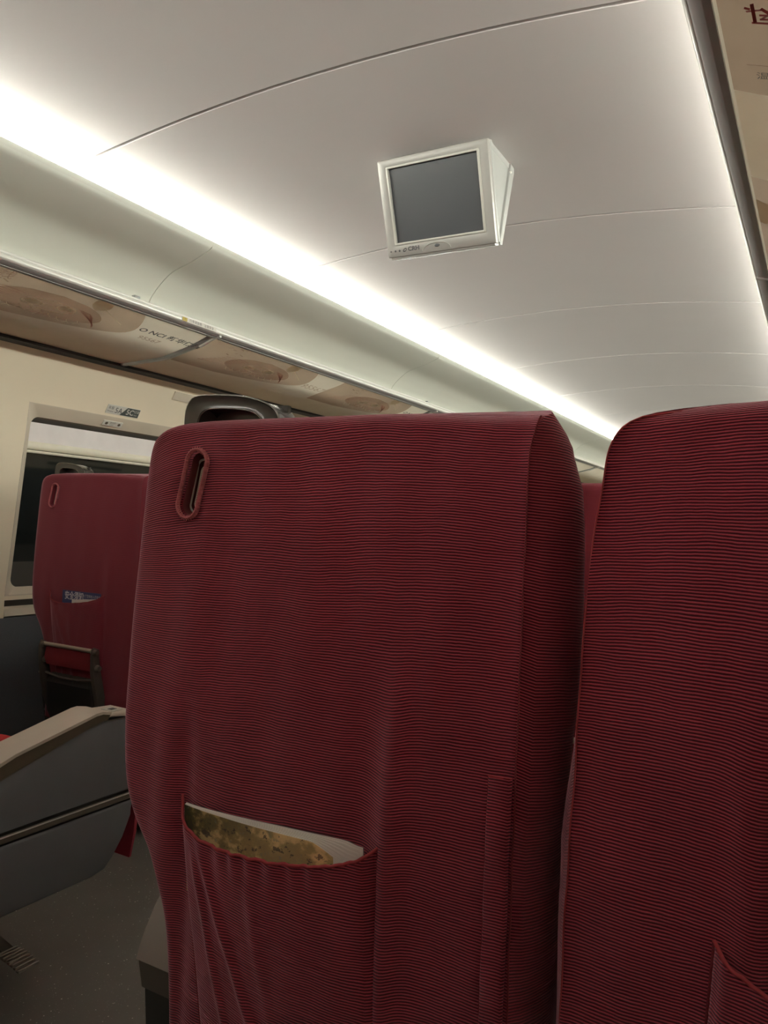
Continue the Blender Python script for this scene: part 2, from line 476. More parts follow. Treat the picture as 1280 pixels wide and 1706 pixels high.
# cove: the curved panel from the lip beside the light slot down behind the luggage shelf
COVE = [(-0.846, 2.085), (-0.852, 2.073), (-0.870, 2.057), (-0.949, 2.028), (-1.040, 2.002), (-1.094, 1.968), (-1.131, 1.934),
        (-1.152, 1.907), (-1.172, 1.86), (-1.205, 1.81), (-1.265, 1.77), (-1.345, 1.745), (-1.50, 1.735)]
CSEAM = [-2.6, -1.61, 0.20, 2.006, 3.815, 5.62, 7.43, 9.24, 11.0]
for side, s in (('left', 1), ('right', -1)):
    K_ = 0.9645
    def cw(x): return 1.075+(x-1.075)*K_ - (0.092 if s == -1 else 0.0)
    def ch(z): return 1.10+(z-1.10)*K_
    cv = empty('trim_1' if s == 1 else 'trim_2', (0, 0, 0), 'greenish white cove panels above the %s luggage rack' % side, kind='structure')
    for a, b in zip(CSEAM, CSEAM[1:]):
        V = []; F = []
        ya, yb = a+0.0018, b-0.0018
        prof = [(ya, 0.006), (ya, 0.0), (yb, 0.0), (yb, 0.006)]
        tab = []
        # resample the profile smoothly
        pts = [(cw(a_), ch(b_)) for a_, b_ in COVE]; m = []
        for i in range(len(pts)-1):
            p0 = Vector(pts[max(i-1, 0)]); p1 = Vector(pts[i]); p2 = Vector(pts[i+1]); p3 = Vector(pts[min(i+2, len(pts)-1)])
            for t in (0, 0.25, 0.5, 0.75):
                m.append(0.5*((2*p1)+(p2-p0)*t+(2*p0-5*p1+4*p2-p3)*t*t+(3*p1-p0-3*p2+p3)*t**3))
        m.append(Vector(pts[-1]))
        for i, p in enumerate(m):
            tg = (m[min(i+1, len(m)-1)]-m[max(i-1, 0)]).normalized()
            nn = Vector((tg.y, -tg.x))                      # away from the cabin
            if nn.x > 0: nn = -nn
            for (y, d) in prof: V.append((s*(p.x+nn.x*d), y, p.y+nn.y*d))
        k = 4
        for i in range(len(m)-1):
            for j in range(3): F.append((i*k+j, i*k+j+1, (i+1)*k+j+1, (i+1)*k+j))
        mesh_obj('cove_panel', V, F, M['cove'], cv, True, 50)
    # closed box behind the lip that holds the light strip, and the structure behind the panels
    lx, lz = cw(-0.846), ch(2.085)
    bm = bmesh.new()
    add_prism(bm, [(s*(lx-0.004), lz+0.0005), (s*lx, lz+0.0012), (s*(lx-0.002), lz-0.006), (s*(lx-0.010), lz-0.016)], Y0, Y1, 'xz')
    bm_obj('cove_lip', bm, M['cove'], cv)
    prism('light_trough', [(s*(lx-0.006), lz-0.012), (s*(lx-0.060), lz-0.008), (s*(lx-0.088), lz+0.010), (s*(lx-0.088), lz+0.050), (s*(lx-0.096), lz+0.050), (s*(lx-0.096), lz), (s*(lx-0.060), lz-0.018), (s*(lx-0.02), lz-0.020)], Y0, Y1, M['ceil'], cv, 'xz')
    prism('backing', [(s*-0.965, 2.045), (s*-1.11, 1.985), (s*-1.19, 1.87), (s*-1.45, 1.735), (s*-1.62, 1.752), (s*-1.62, 2.05)], Y0, Y1, M['seamback'], cv, 'xz')

for side, s in (('left', 1), ('right', -1)):
    lt = empty('cove_light', (s*-0.838 if s == 1 else 0.930, 0, 2.078), 'long warm white light strip in the cove along the %s edge of the ceiling' % side, 'light', 'cove light strips')
    for a, b in zip(SEAMS, SEAMS[1:]):
        prism('diffuser', [(s*-0.004, -0.010), (s*0.003, 0.013), (s*-0.010, 0.015), (s*-0.022, -0.010)], max(a, Y0)+0.004, b-0.004, M['led'], lt, 'xz')
    prism('light_base', [(s*-0.004, -0.0105), (s*-0.022, -0.0105), (s*-0.024, -0.022), (s*-0.006, -0.026)], Y0+0.02, Y1-0.02, M['tvcase'], lt, 'xz')

# luggage racks
UNDER = [(0.0, -0.902, 1.7885), (0.05, -0.936, 1.783), (0.13, -0.979, 1.7655), (0.23, -1.038, 1.748), (0.36, -1.099, 1.733),
         (0.51, -1.177, 1.717), (0.66, -1.257, 1.712), (0.83, -1.340, 1.708), (1.0, -1.425, 1.706)]
def under(t, y, s=1, off=0.0):
    x = sinterp([(a, b) for a, b, c in UNDER], t); z = sinterp([(a, c) for a, b, c in UNDER], t)
    return Vector((s*x, y, z-off))
RJ = [-2.55, -1.55, 0.32, 2.195, 4.06, 5.93, 7.80, 9.67, 10.95]
TS = [i/20 for i in range(21)]
def strip(name, y0f, y1f, t0, t1, s, mat, parent, off=0.0012, nt_=14, ny=2):
    V = []; F = []
    for i in range(nt_+1):
        t = t0+(t1-t0)*i/nt_
        a, b = y0f(t), y1f(t)
        for j in range(ny+1): V.append(under(t, a+(b-a)*j/ny, s, off))
    for i in range(nt_):
        for j in range(ny):
            k = ny+1
            F.append((i*k+j, i*k+j+1, (i+1)*k+j+1, (i+1)*k+j))
    return mesh_obj(name, V, F, mat, parent, True, None)
def stroke(bag, pts, w, s, off=0.002, closed=False):
    """ribbon along (y, t) points on the underside, appended to bag = (V, F)"""
    V, F = bag
    P = [under(t, y, s, off) for y, t in pts]
    n = len(P); base = len(V)
    for i, p in enumerate(P):
        a = P[(i-1) % n] if (closed or i > 0) else P[0]
        b = P[(i+1) % n] if (closed or i < n-1) else P[-1]
        tg = (b-a).normalized(); sd = tg.cross(Vector((0, 0, 1))).normalized()
        V += [p+sd*w/2, p-sd*w/2]
    for i in range(n if closed else n-1):
        j = (i+1) % n
        F.append((base+2*i, base+2*i+1, base+2*j+1, base+2*j))
def ell(cy, ct, ry, rt, n=22, a0=0, a1=2*pi):
    return [(cy+ry*cos(a0+(a1-a0)*i/n), ct+rt*sin(a0+(a1-a0)*i/n)) for i in range(n if abs(a1-a0-2*pi) < 1e-6 else n+1)]
def fill_ell(name, cy, ct, ry, rt, s, mat, parent, off):
    return strip(name, lambda t: cy-ry*sqrt(max(0, 1-((t-ct)/rt)**2)), lambda t: cy+ry*sqrt(max(0, 1-((t-ct)/rt)**2)), ct-rt, ct+rt, s, mat, parent, off, 14, 2)

def banner(y, s, parent, words):
    """one printed picture: brown field with a round ornament; y is where its field ends"""
    d = 1 if s == 1 else -1
    arc = [(0.0, 0.0), (0.12, 0.045), (0.25, 0.065), (0.36, 0.01), (0.44, -0.16), (0.50, -0.42)]
    Y = lambda t: y + d*sinterp(arc, t)
    strip('banner_field', lambda t: y-d*(0.66+0.02*sin(t*6)), Y, 0.03, 0.50, s, M['print_brown'], parent, 0.0010)
    cy = y-d*0.27
    fill_ell('banner_motif', cy, 0.265, 0.20, 0.135, s, M['print_dark'], parent, 0.0016)
    fill_ell('banner_glow', cy+d*0.135, 0.10, 0.035, 0.055, s, M['print_gold'], parent, 0.0016)
    V, F = [], []; bag = (V, F)
    stroke(bag, [(cy+d*(0.16+0.01*k), 0.13+0.008*k) for k in range(12)], 0.004, s)
    for k in range(9):
        a = -0.15+0.036*k
        stroke(bag, [(cy+d*a, 0.34+0.02*cos(k)), (cy+d*(a+0.012), 0.37+0.02*cos(k)), (cy+d*(a+0.002), 0.395+0.015*sin(k*2))], 0.0035, s)
        stroke(bag, [(cy+d*(a+0.012), 0.37+0.02*cos(k)), (cy+d*(a+0.026), 0.385+0.02*cos(k))], 0.003, s)
    for e in (-1, 1):
        stroke(bag, ell(cy+e*0.058, 0.25-0.012*e, 0.032, 0.034), 0.007, s, 0.0024, True)
    stroke(bag, ell(cy, 0.255, 0.088, 0.062, 16, pi*1.12, pi*1.88), 0.006, s, 0.0024)
    stroke(bag, ell(cy, 0.255, 0.088, 0.062, 16, pi*0.12, pi*0.88), 0.006, s, 0.0024)
    stroke(bag, ell(cy, 0.20, 0.07, 0.05, 12, pi*0.15, pi*0.85), 0.004, s, 0.0024)
    tag(mesh_obj('banner_lines', V, F, M['print_gold'], parent, False, fixn=False), kind='stuff')
    V, F = [], []; bag = (V, F)
    for k in range(8):
        stroke(bag, [(cy-d*(0.10+0.012*k), 0.20+0.018*k), (cy-d*(0.17+0.010*k), 0.19+0.022*k), (cy-d*(0.235+0.012*k), 0.205+0.022*k)], 0.006, s)
        stroke(bag, [(cy+d*(0.09+0.010*k), 0.20+0.010*k), (cy+d*(0.14+0.008*k), 0.215+0.017*k), (cy+d*(0.165+0.006*k), 0.25+0.017*k)], 0.005, s)
    tag(mesh_obj('banner_lines', V, F, M['print_red'], parent, False, fixn=False), kind='stuff')
    fill_ell('banner_eye', cy-0.058, 0.262, 0.022, 0.024, s, M['print_green'], parent, 0.0026)
    fill_ell('banner_eye', cy+0.058, 0.238, 0.022, 0.024, s, M['print_green'], parent, 0.0026)
    # faint strokes of brush lettering ahead of the ornament
    V, F = [], []; bag = (V, F)
    rr = random.Random(int(y*100))
    for k in range(7):
        a = cy-d*(0.20+0.03*(k % 4)); b = 0.08+0.03*(k//2)
        stroke(bag, [(a, b), (a+d*rr.uniform(0.01, 0.03), b+rr.uniform(-0.02, 0.02))], 0.006, s)
    tag(mesh_obj('banner_lettering', V, F, M['print_dark'], parent, False, fixn=False), kind='stuff')
    up = under(0.15, 0, s)-under(0.30, 0, s)
    for w, yy, t, sz, mm in words:
        text('banner_lettering', w, sz, under(t, y+d*yy, s, 0.004), (0, d, 0), up, M[mm], parent, 1.25, bold=0.0006)

racks = {}
for side, s in (('left', 1), ('right', -1)):
    rk = empty('luggage_rack', (s*-0.9, 0, 1.79),
               'grey overhead luggage rack with printed underside, %s' % ('above the 5A 5C sign' if s == 1 else 'along the other side from the 5A 5C sign'),
               'luggage rack', 'overhead luggage racks')
    racks[s] = rk
    rk.location = (0, 0, 0)
    # the shelf
    for a, b in zip(RJ, RJ[1:]):
        V = []; F = []
        ya, yb = a+0.018, b-0.018
        for t in TS:
            p = under(t, 0, s)
            V += [(p.x, ya, p.z+0.002), (p.x, yb, p.z+0.002)]
        for i in range(len(TS)-1):
            F.append((i*2, i*2+1, (i+1)*2+1, (i+1)*2))
        mesh_obj('rack_panel', V, F, M['rackpanel'], rk, True, 40)
    for y in RJ[1:-1]:
        V = []; F = []
        for t in TS:
            p = under(t, 0, s); w = 0.014+0.006*t
            V += [(p.x, y-0.018, p.z+0.008), (p.x, y-w*0.5, p.z-0.004), (p.x, y+w*0.2, p.z-0.006), (p.x, y+0.018, p.z-0.001), (p.x, y+0.018, p.z+0.012)]
        for i in range(len(TS)-1):
            for j in range(5): F.append((i*5+j, i*5+(j+1) % 5, (i+1)*5+(j+1) % 5, (i+1)*5+j))
        mesh_obj('joint_bar', V, F, M['greyframe'], rk, True, 30)
        tube('bracket', [under(t, y+0.004, s, 0.008) for t in (0.0, 0.03, 0.07, 0.12, 0.17)], 0.006, M['alu'], rk, 8)
    X = lambda v: s*v
    # rail: bright double-grooved extrusion whose underside is coloured darker to stand for the rail's shadow
    prism('rail_underside', [(X(-0.901), 1.785), (X(-0.907), 1.780), (X(-0.921), 1.7765), (X(-0.921), 1.786), (X(-0.912), 1.7915)], Y0+0.02, Y1-0.02, M['rail_shade'], rk, 'xz')
    prism('panel_edge_strip', [(X(-0.921), 1.7755), (X(-0.932), 1.7735), (X(-0.932), 1.781), (X(-0.921), 1.7835)], Y0+0.02, Y1-0.02, M['greyframe'], rk, 'xz')
    rp = []
    for k in range(13):
        a = -pi*0.5+pi*k/12
        r = 0.0095
        rp.append((X(-0.9045+r*cos(a)*1.0), 1.7925+r*sin(a)))
    rp += [(X(-0.916), 1.802), (X(-0.916), 1.783)]
    prism('rail', rp, Y0+0.02, Y1-0.02, M['alu'], rk, 'xz')
    rp = [(X(-0.9065+0.0055*cos(-pi*0.5+pi*k/10)), 1.8065+0.0055*sin(-pi*0.5+pi*k/10)) for k in range(11)] + [(X(-0.918), 1.812), (X(-0.918), 1.801)]
    prism('rail', rp, Y0+0.02, Y1-0.02, M['alu'], rk, 'xz')
    prism('shelf_bearer', [(X(-1.385), 1.727), (X(-1.385), 1.722), (X(-1.42), 1.722), (X(-1.42), 1.727)], Y0+0.02, Y1-0.02, M['greyframe'], rk, 'xz')
    for y in (0.21, 2.08-0.28, 3.955-0.0):
        box('shelf_clip', X(-0.907), X(-0.925), y-0.012, y+0.012, 1.81, 1.822, M['greyframe'], rk, 0.003)
    prism('gasket', [(X(-1.408), 1.712), (X(-1.408), 1.697), (X(-1.446), 1.692), (X(-1.46), 1.70), (X(-1.46), 1.73)], Y0+0.02, Y1-0.02, M['gasket'], rk, 'xz')

NCI = [('O NCI 新华保险', 0.070, 0.195, 0.034, 'ink'), ('95567', 0.11, 0.29, 0.032, 'print_dark')]
N95 = [('95567', 0.06, 0.27, 0.055, 'print_dark')]
bL = racks[1]
banner(1.845, 1, bL, NCI)
banner(2.88, 1, bL, N95)
banner(3.80, 1, bL, NCI)
banner(4.75, 1, bL, N95)
banner(5.67, 1, bL, NCI)
text('banner_lettering', '线', 0.05, under(0.10, 1.345, 1, 0.004), (0, 1, 0), under(0.1, 0)-under(0.3, 0), M['print_dark'], bL)
# small warning label on the left rail beside the joint
lab = empty('rail_label', (-0.8955, 2.08, 1.794), 'small white strip label with yellow square on the metal rack rail at the panel joint', 'label')
box('label_strip', 0.0, 0.0022, -0.09, 0.085, -0.0075, 0.0075, M['white'], lab)
box('label_square', 0.0021, 0.003, -0.088, -0.066, -0.0065, 0.0065, M['yellow'], lab)
text('lettering', '!', 0.014, (0.0034, -0.079, 0), (0, 1, 0), (0, 0, 1), M['ink'], lab, 1.2)
text('lettering', '行李请放稳', 0.0115, (0.0030, -0.055, 0), (0, 1, 0), (0, 0, 1), M['ink'], lab, 1.1)
text('lettering', '注意安全', 0.0115, (0.0030, 0.02, 0), (0, 1, 0), (0, 0, 1), M['ink'], lab, 1.1)

# right rack prints: end of a red slogan, pale band, then the brown picture
bR = racks[-1]
V, F = [], []; bag = (V, F)
for pl in ([(1.088, 0.035), (1.080, 0.085)], [(1.076, 0.030), (1.079, 0.050)], [(1.060, 0.058), (1.125, 0.062)], [(1.125, 0.050), (1.128, 0.14)],
           [(1.075, 0.085), (1.110, 0.135)], [(1.110, 0.085), (1.078, 0.135)], [(1.098, 0.078), (1.098, 0.14)], [(1.112, 0.078), (1.112, 0.12)]):
    stroke(bag, [(1.038+(a_-1.06)*0.62, 0.110+(b_-0.03)*0.62) for a_, b_ in pl], 0.0042, -1, 0.0022)
tag(mesh_obj('banner_lettering', V, F, M['inkred'], bR, False, fixn=False), kind='stuff')
V, F = [], []; bag = (V, F)
stroke(bag, [(1.183, 0.095), (1.198, 0.36)], 0.0012, -1, 0.0022)
tag(mesh_obj('banner_rule', V, F, M['print_dark'], bR, False, fixn=False), kind='stuff')
up = Vector((0, 1, 0)); rt = under(0.3, 0, -1)-under(0.1, 0, -1)
text('banner_lettering', '温暖人生', 0.020, under(0.115, 1.207, -1, 0.004), rt, (0, -1, 0), M['ink'], bR)
strip('banner_band', lambda t: 1.262+0.05*t, lambda t: 1.575+0.06*t, 0.05, 0.95, -1, M['rackpanel'], bR, 0.0010)
strip('banner_field', lambda t: 0.30, lambda t: 1.260+0.05*t, 0.05, 0.95, -1, M['print_brown'], bR, 0.0008)
strip('banner_field', lambda t: 1.578+0.06*t, lambda t: 2.17, 0.05, 0.95, -1, M['print_dark'], bR, 0.0010)
strip('banner_glow', lambda t: 1.75+0.4*(t-0.2), lambda t: 1.86+0.3*(t-0.2), 0.05, 0.5, -1, M['print_gold'], bR, 0.0016)
strip('banner_field', lambda t: 2.23, lambda t: 2.9-0.3*t, 0.05, 0.95, -1, M['print_brown'], bR, 0.0010)
for y in (3.6, 4.6, 5.5): banner(y, -1, bR, [])

# ------------------------------------------------------------------ side walls with windows
def wx(z):   # inner face of the left wall at height z
    return interp([(0.0, -1.66), (0.70, -1.640), (0.773, -1.634), (1.51, -1.545), (1.72, -1.430)], z)
WINS = [(-0.76, 0.08), (0.56, 1.40), (1.88, 2.72), (3.20, 4.04), (4.52, 5.36), (5.84, 6.68), (7.16, 8.0), (8.48, 9.32)]
WZ0, WZ1 = 0.773, 1.512
def wall(s, name, label):
    ys = sorted({Y0, Y1} | {v for w in WINS for v in w})
    root = empty(name, (0, 0, 0), label, kind='structure')
    # panels between the joints at mid-pier
    joints = [Y0] + [(a[1]+b[0])/2-0.03+0.0 for a, b in zip(WINS, WINS[1:])] + [Y1]
    zl = [0.757, WZ0, 0.96, 1.14, 1.33, WZ1, 1.60, 1.66, 1.72]
    for a, b in zip(joints, joints[1:]):
        V = []; F = []
        ww = [w for w in WINS if w[0] > a and w[1] < b]
        yl = [a+0.0012] + [v for w in ww for v in w] + [b-0.0012]
        k = len(yl)
        for z in zl:
            for y in yl: V.append((s*wx(z), y, z))
        for i in range(len(zl)-1):
            for j in range(k-1):
                if any(w[0]-1e-6 <= yl[j] and yl[j+1] <= w[1]+1e-6 for w in ww) and WZ0-1e-6 <= zl[i] and zl[i+1] <= WZ1+1e-6: continue
                F.append((i*k+j, i*k+j+1, (i+1)*k+j+1, (i+1)*k+j))
        mesh_obj('wall_panel', V, F, M['wall'], root, True, 40)
    prism('wall_backing', [(s*-1.70, 0.0), (s*-1.70, 1.75), (s*-1.47, 1.75), (s*-1.47, 1.735), (s*-1.655, 1.52), (s*-1.69, 0.6), (s*-1.69, 0)], Y0, Y1, M['darkslot'], root, 'xz')
    # ledge under the windows: dark slot above a bevelled pale strip, cut into piers
    for w in WINS:
        y0, y1 = w[0], w[1]
        prism('sill_slot', [(s*-1.636, 0.757), (s*-1.660, 0.757), (s*-1.660, 0.730), (s*-1.650, 0.726)], y0, y1, M['darkslot'], root, 'xz')
        prism('sill_ledge', [(s*-1.652, 0.735), (s*-1.633, 0.724), (s*-1.628, 0.697), (s*-1.645, 0.690), (s*-1.66, 0.70)], y0, y1, M['frame'], root, 'xz')
    prev = Y0
    for w in WINS + [(Y1, Y1)]:
        prism('sill_pier', [(s*-1.633, 0.7575), (s*-1.66, 0.7575), (s*-1.66, 0.690), (s*-1.634, 0.690)], prev, w[0], M['wall'], root, 'xz')
        prev = w[1]
    prism('wall_carpet', [(s*-1.632, 0.690), (s*-1.632, 0.06), (s*-1.66, 0.06), (s*-1.66, 0.690)], Y0, Y1, M['carpet'], root, 'xz')
    prism('kick_strip', [(s*-1.615, 0.0), (s*-1.615, 0.09), (s*-1.632, 0.11), (s*-1.66, 0.11), (s*-1.66, 0)], Y0, Y1, M['black'], root, 'xz')
    return root
wall_l = wall(1, 'wall_left', 'cream side wall with windows beyond the aisle, dark carpet below')
wall_r = wall(-1, 'wall_right', 'cream side wall with windows beside the nearest seats, dark carpet below')

def rrect(y0, y1, z0, z1, r, n=6):
    P = []
    for cy, c2, a in ((y1-r, z1-r, 0), (y0+r, z1-r, pi/2), (y0+r, z0+r, pi), (y1-r, z0+r, 1.5*pi)):
        for i in range(n+1): P.append((cy+r*cos(a+pi/2*i/n), c2+r*sin(a+pi/2*i/n)))
    return P

wn = 0
for s, pref in ((1, 'left'), (-1, 'right')):
    for (a, b) in WINS:
        wn += 1
        win = empty('window_%d' % wn, (0, 0, 0), kind='structure')
        o = rrect(a, b, WZ0, WZ1, 0.0008); inn0 = rrect(a+0.004, b-0.004, WZ0+0.004, WZ1-0.004, 0.02)
        inn = rrect(a+0.040, b-0.040, WZ0+0.030, WZ1-0.046, 0.035)
        V = []; F = []
        loops = [(o, 0.0005), (inn0, 0.0), (inn, -0.034), (inn, -0.045)]
        for P, d in loops:
            for (y, z) in P: V.append((s*(wx(z)+d), y, z))
        k = len(o)
        for i in range(3):
            for j in range(k): F.append((i*k+j, i*k+(j+1) % k, (i+1)*k+(j+1) % k, (i+1)*k+j))
        mesh_obj('window_frame', V, F, M['frame'], win, True, 35)
        # corners left open between the square wall cut-out and the rounded frame are filled by a rim
        ya, yb = a+0.034, b-0.034
        def wp(d, z): return (s*(wx(z)-d), z)
        zt = WZ1-0.046
        prism('window_pane', [wp(0.060, 0.78), wp(0.060, zt-0.10), wp(0.066, zt-0.10), wp(0.066, 0.78)], ya, yb, M['glass'], win, 'xz')
        V = [(s*(wx(z)-0.060), y, z) for y in (ya, yb) for z in (zt-0.10, 1.60)]
        prism('blind_slot', [wp(0.043, zt+0.02), wp(0.043, zt-0.004), wp(0.060, zt-0.030), wp(0.068, zt-0.03), wp(0.07, zt+0.02)], ya, yb, M['darkslot'], win, 'xz')
        prism('blind_headrail', [wp(0.040, zt+0.02), wp(0.040, zt-0.0006), wp(0.050, zt-0.012), wp(0.054, zt-0.012), wp(0.054, zt+0.02)], ya, yb, M['capdark'], win, 'xz')
        prism('blind_fabric', [wp(0.052, zt-0.02), wp(0.052, zt-0.098), wp(0.055, zt-0.098), wp(0.055, zt-0.02)], ya, yb, M['blind'], win, 'xz')
        zc = zt-0.110
        prism('blind_bar', [(s*(wx(zc)-0.048+0.012*cos(q*pi/8)), zc+0.016*sin(q*pi/8)) for q in range(16)], ya, yb, M['blindbar'], win, 'xz')
        prism('blind_pull', [wp(0.036, zc-0.019), wp(0.034, zc-0.024), wp(0.036, zc-0.029), wp(0.058, zc-0.029), wp(0.058, zc-0.017)], ya, yb, M['pull'], win, 'xz')
        prism('window_reveal', [wp(0.0445, 0.80), wp(0.0445, 0.775), wp(0.064, 0.775), wp(0.064, 0.80)], ya, yb, M['frame'], win, 'xz')

floor = box('floor', -1.66, 1.66, Y0, Y1, -0.03, 0.0, M['floor']); tag(floor, kind='structure')
for nm, y in (('wall_back', Y0), ('wall_front', Y1)):
    w = empty(nm, (0, 0, 0), kind='structure')
    box('end_panel', -1.7, 1.7, y-0.04, y, -0.03, 2.3, M['wall'], w)
    yy = y+0.002 if y < 0 else y-0.012
    box('door_leaf', -0.34, 0.34, yy, yy+0.01, 0.0, 1.95, M['greyframe'], w, 0.004)
    box('door_glass', -0.18, 0.18, yy-0.004 if y > 0 else yy+0.008, yy+0.003 if y > 0 else yy+0.014, 0.95, 1.7, M['glass'], w, 0.003)

# wall signs
def wall_pt(y, z, off=0.0): return Vector((wx(z)+off, y, z))
sg = empty('seat_number_sign', wall_pt(2.312, 1.541), 'small white and dark grey seat sign reading 5A 5C above the window', 'sign')
tilt = (wall_pt(0, 1.56)-wall_pt(0, 1.52)).normalized()
nrm = Vector((tilt.z, 0, -tilt.x))
def on_sign(u, v, off): return Vector((0, u, 0)) + tilt*v + nrm*off
def flat_poly(name, pts, off, mat, parent, th=0.0012):
    A = [on_sign(u, v, off) for u, v in pts]; B = [on_sign(u, v, off-th) for u, v in pts]
    n = len(A)
    F = [tuple(range(n)), tuple(range(2*n-1, n-1, -1))] + [(i, (i+1) % n, n+(i+1) % n, n+i) for i in range(n)]
    return mesh_obj(name, A+B, F, mat, parent, False)
flat_poly('sign_plate', [(-0.086, -0.020), (0.088, -0.020), (0.088, 0.020), (-0.086, 0.020)], 0.0028, M['white'], sg)
flat_poly('aisle_half', [(-0.012, -0.0185), (0.0865, -0.0185), (0.0865, 0.0185), (0.018, 0.0185)], 0.0034, M['labelgrey'], sg)
def st(body, u, v, size, mat, par=sg, sx=1.0, bold=0.0):
    text('lettering', body, size, on_sign(u, v, 0.0040), (0, 1, 0), tilt, mat, par, sx, bold=bold)
st('5A', -0.044, -0.002, 0.034, M['ink'])
st('5C', 0.016, -0.001, 0.034, M['white'], bold=0.0006)
st('车窗', -0.081, 0.006, 0.015, M['ink']); st('Window', -0.081, -0.009, 0.009, M['ink'])
st('过道', 0.057, 0.006, 0.014, M['white']); st('Aisle', 0.060, -0.009, 0.009, M['white'])

zz = 1.487
s2 = empty('blind_notice', Vector((wx(zz)-0.017, 2.29, zz)), 'tiny white notice with two dark dots on the window frame under the seat sign', 'notice')
tl2 = Vector((0.62, 0, 0.78)).normalized()
def on2(u, v, off): return Vector((0, u, 0)) + tl2*v + Vector((0.78, 0, -0.62))*off
def disc2(u, v, r):
    pts = [(u+r*cos(2*pi*i/14), v+r*0.9*sin(2*pi*i/14)) for i in range(14)]
    A = [on2(a, b, 0.0062) for a, b in pts]
    mesh_obj('dot', A, [tuple(range(14))], M['capdark'], s2, False)
A = [on2(u, v, 0.0055) for u, v in ((-0.05, -0.012), (0.05, -0.012), (0.05, 0.012), (-0.05, 0.012))]
Bq = [on2(u, v, 0.0) for u, v in ((-0.05, -0.012), (0.05, -0.012), (0.05, 0.012), (-0.05, 0.012))]
mesh_obj('notice_plate', A+Bq, [(0, 1, 2, 3), (4, 7, 6, 5), (0, 4, 5, 1), (1, 5, 6, 2), (2, 6, 7, 3), (3, 7, 4, 0)], M['white'], s2, False)
disc2(-0.033, 0, 0.0075); disc2(0.033, 0, 0.0075)
text('lettering', '遮光帘', 0.010, on2(-0.017, 0.004, 0.0062), (0, 1, 0), tl2, M['ink'], s2)
text('lettering', 'BLIND', 0.007, on2(-0.014, -0.006, 0.0062), (0, 1, 0), tl2, M['ink'], s2)
bp = empty('wall_label_patch', wall_pt(2.612, 1.645), 'blank cream rectangular patch on the wall right of the seat sign', 'label')
flat_poly('patch_plate', [(-0.070, -0.020), (0.07, -0.020), (0.07, 0.020), (-0.07, 0.020)], 0.0045, M['frame'], bp, 0.006)

# ------------------------------------------------------------------ ceiling monitor
tv = empty('ceiling_monitor', (0.0, 0, 0), 'grey flat screen monitor hanging tilted from the ceiling', 'monitor')
TLc = Vector((-0.073, 1.896, 2.143)); TRc = Vector((0.266, 1.896, 2.141))
BLc = Vector((-0.073, 1.988, 1.893)); BRc = Vector((0.266, 1.988, 1.892))
ux = (TRc-TLc); vy = (BLc-TLc); nf = ux.cross(vy).normalized()
if nf.y > 0: nf = -nf                                     # towards the viewer
def F_(u, v, d): return TLc + ux*u + vy*v + nf*d
def slab(name, u0, u1, v0, v1, d0, d1, mat, parent, bev=0.004, hole=None, seg=2):
    bm = bmesh.new()
    def q(u, v, d): return bm.verts.new(F_(u, v, d))
    if hole is None:
        vs = [q(u, v, d) for d in (d0, d1) for (u, v) in ((u0, v0), (u1, v0), (u1, v1), (u0, v1))]
        fs = [bm.faces.new([vs[i] for i in f]) for f in ((0, 1, 2, 3), (7, 6, 5, 4), (0, 4, 5, 1), (1, 5, 6, 2), (2, 6, 7, 3), (3, 7, 4, 0))]
        es = list(bm.edges)
    else:
        h0, h1, g0, g1 = hole
        rings = []
        for d, (a, b, c, e) in ((d1, (u0, u1, v0, v1)), (d0, (u0, u1, v0, v1)), (d0, (h0, h1, g0, g1)), (d1, (h0, h1, g0, g1))):
            rings.append([q(a, c, d), q(b, c, d), q(b, e, d), q(a, e, d)])
        for i in range(4):
            A_, B_ = rings[i], rings[(i+1) % 4]
            for j in range(4): bm.faces.new((A_[j], A_[(j+1) % 4], B_[(j+1) % 4], B_[j]))
        es = list(bm.edges)
    if bev: bmesh.ops.bevel(bm, geom=es, offset=bev, segments=seg, affect='EDGES', profile=0.5)
    return bm_obj(name, bm, mat, parent, 30)
slab('bezel', 0, 1, 0, 1, 0.0, -0.022, M['tvcase'], tv, 0.003, hole=(0.088, 0.915, 0.085, 0.868))
slab('screen_rim', 0.078, 0.925, 0.075, 0.880, 0.0025, -0.008, M['tvrim'], tv, 0.0015, hole=(0.098, 0.903, 0.098, 0.855))
slab('screen', 0.085, 0.918, 0.08, 0.875, -0.007, -0.012, M['screen'], tv, 0)
slab('back_shell', 0.0, 1.0, 0.0, 1.0, -0.0225, -0.040, M['tvside'], tv, 0.006)
# dark lower lip under the bezel
slab('lower_lip', 0.02, 0.985, 0.985, 1.025, -0.004, -0.038, M['tvcase'], tv, 0.003)
wedge = [(1.945, 2.148), (2.098, 2.148), (2.045, 1.925), (2.032, 1.912)]
prism('housing', wedge, -0.062, 0.255, M['tvside'], tv, 'yz', 0.003)
prism('mount_plate', [(2.088, 2.156), (2.112, 2.152), (2.116, 2.138), (2.047, 1.905), (2.030, 1.900), (2.028, 1.91)], -0.068, 0.262, M['tvside'], tv, 'yz', 0.003)
prism('mount_plate', [(1.93, 2.160), (2.11, 2.160), (2.10, 2.140), (1.93, 2.142)], -0.064, 0.256, M['tvside'], tv, 'yz', 0.002)
bmx = bmesh.new()
bmesh.ops.create_uvsphere(bmx, u_segments=12, v_segments=8, radius=0.004, matrix=Matrix.Translation((0.262, 2.085, 2.128)))
bm_obj('screw', bmx, M['white'], tv)
text('lettering', 'CRH', 0.016, F_(0.20, 0.932, 0.0012), ux, -vy, M['tvink'], tv, 1.15, bold=0.0006)
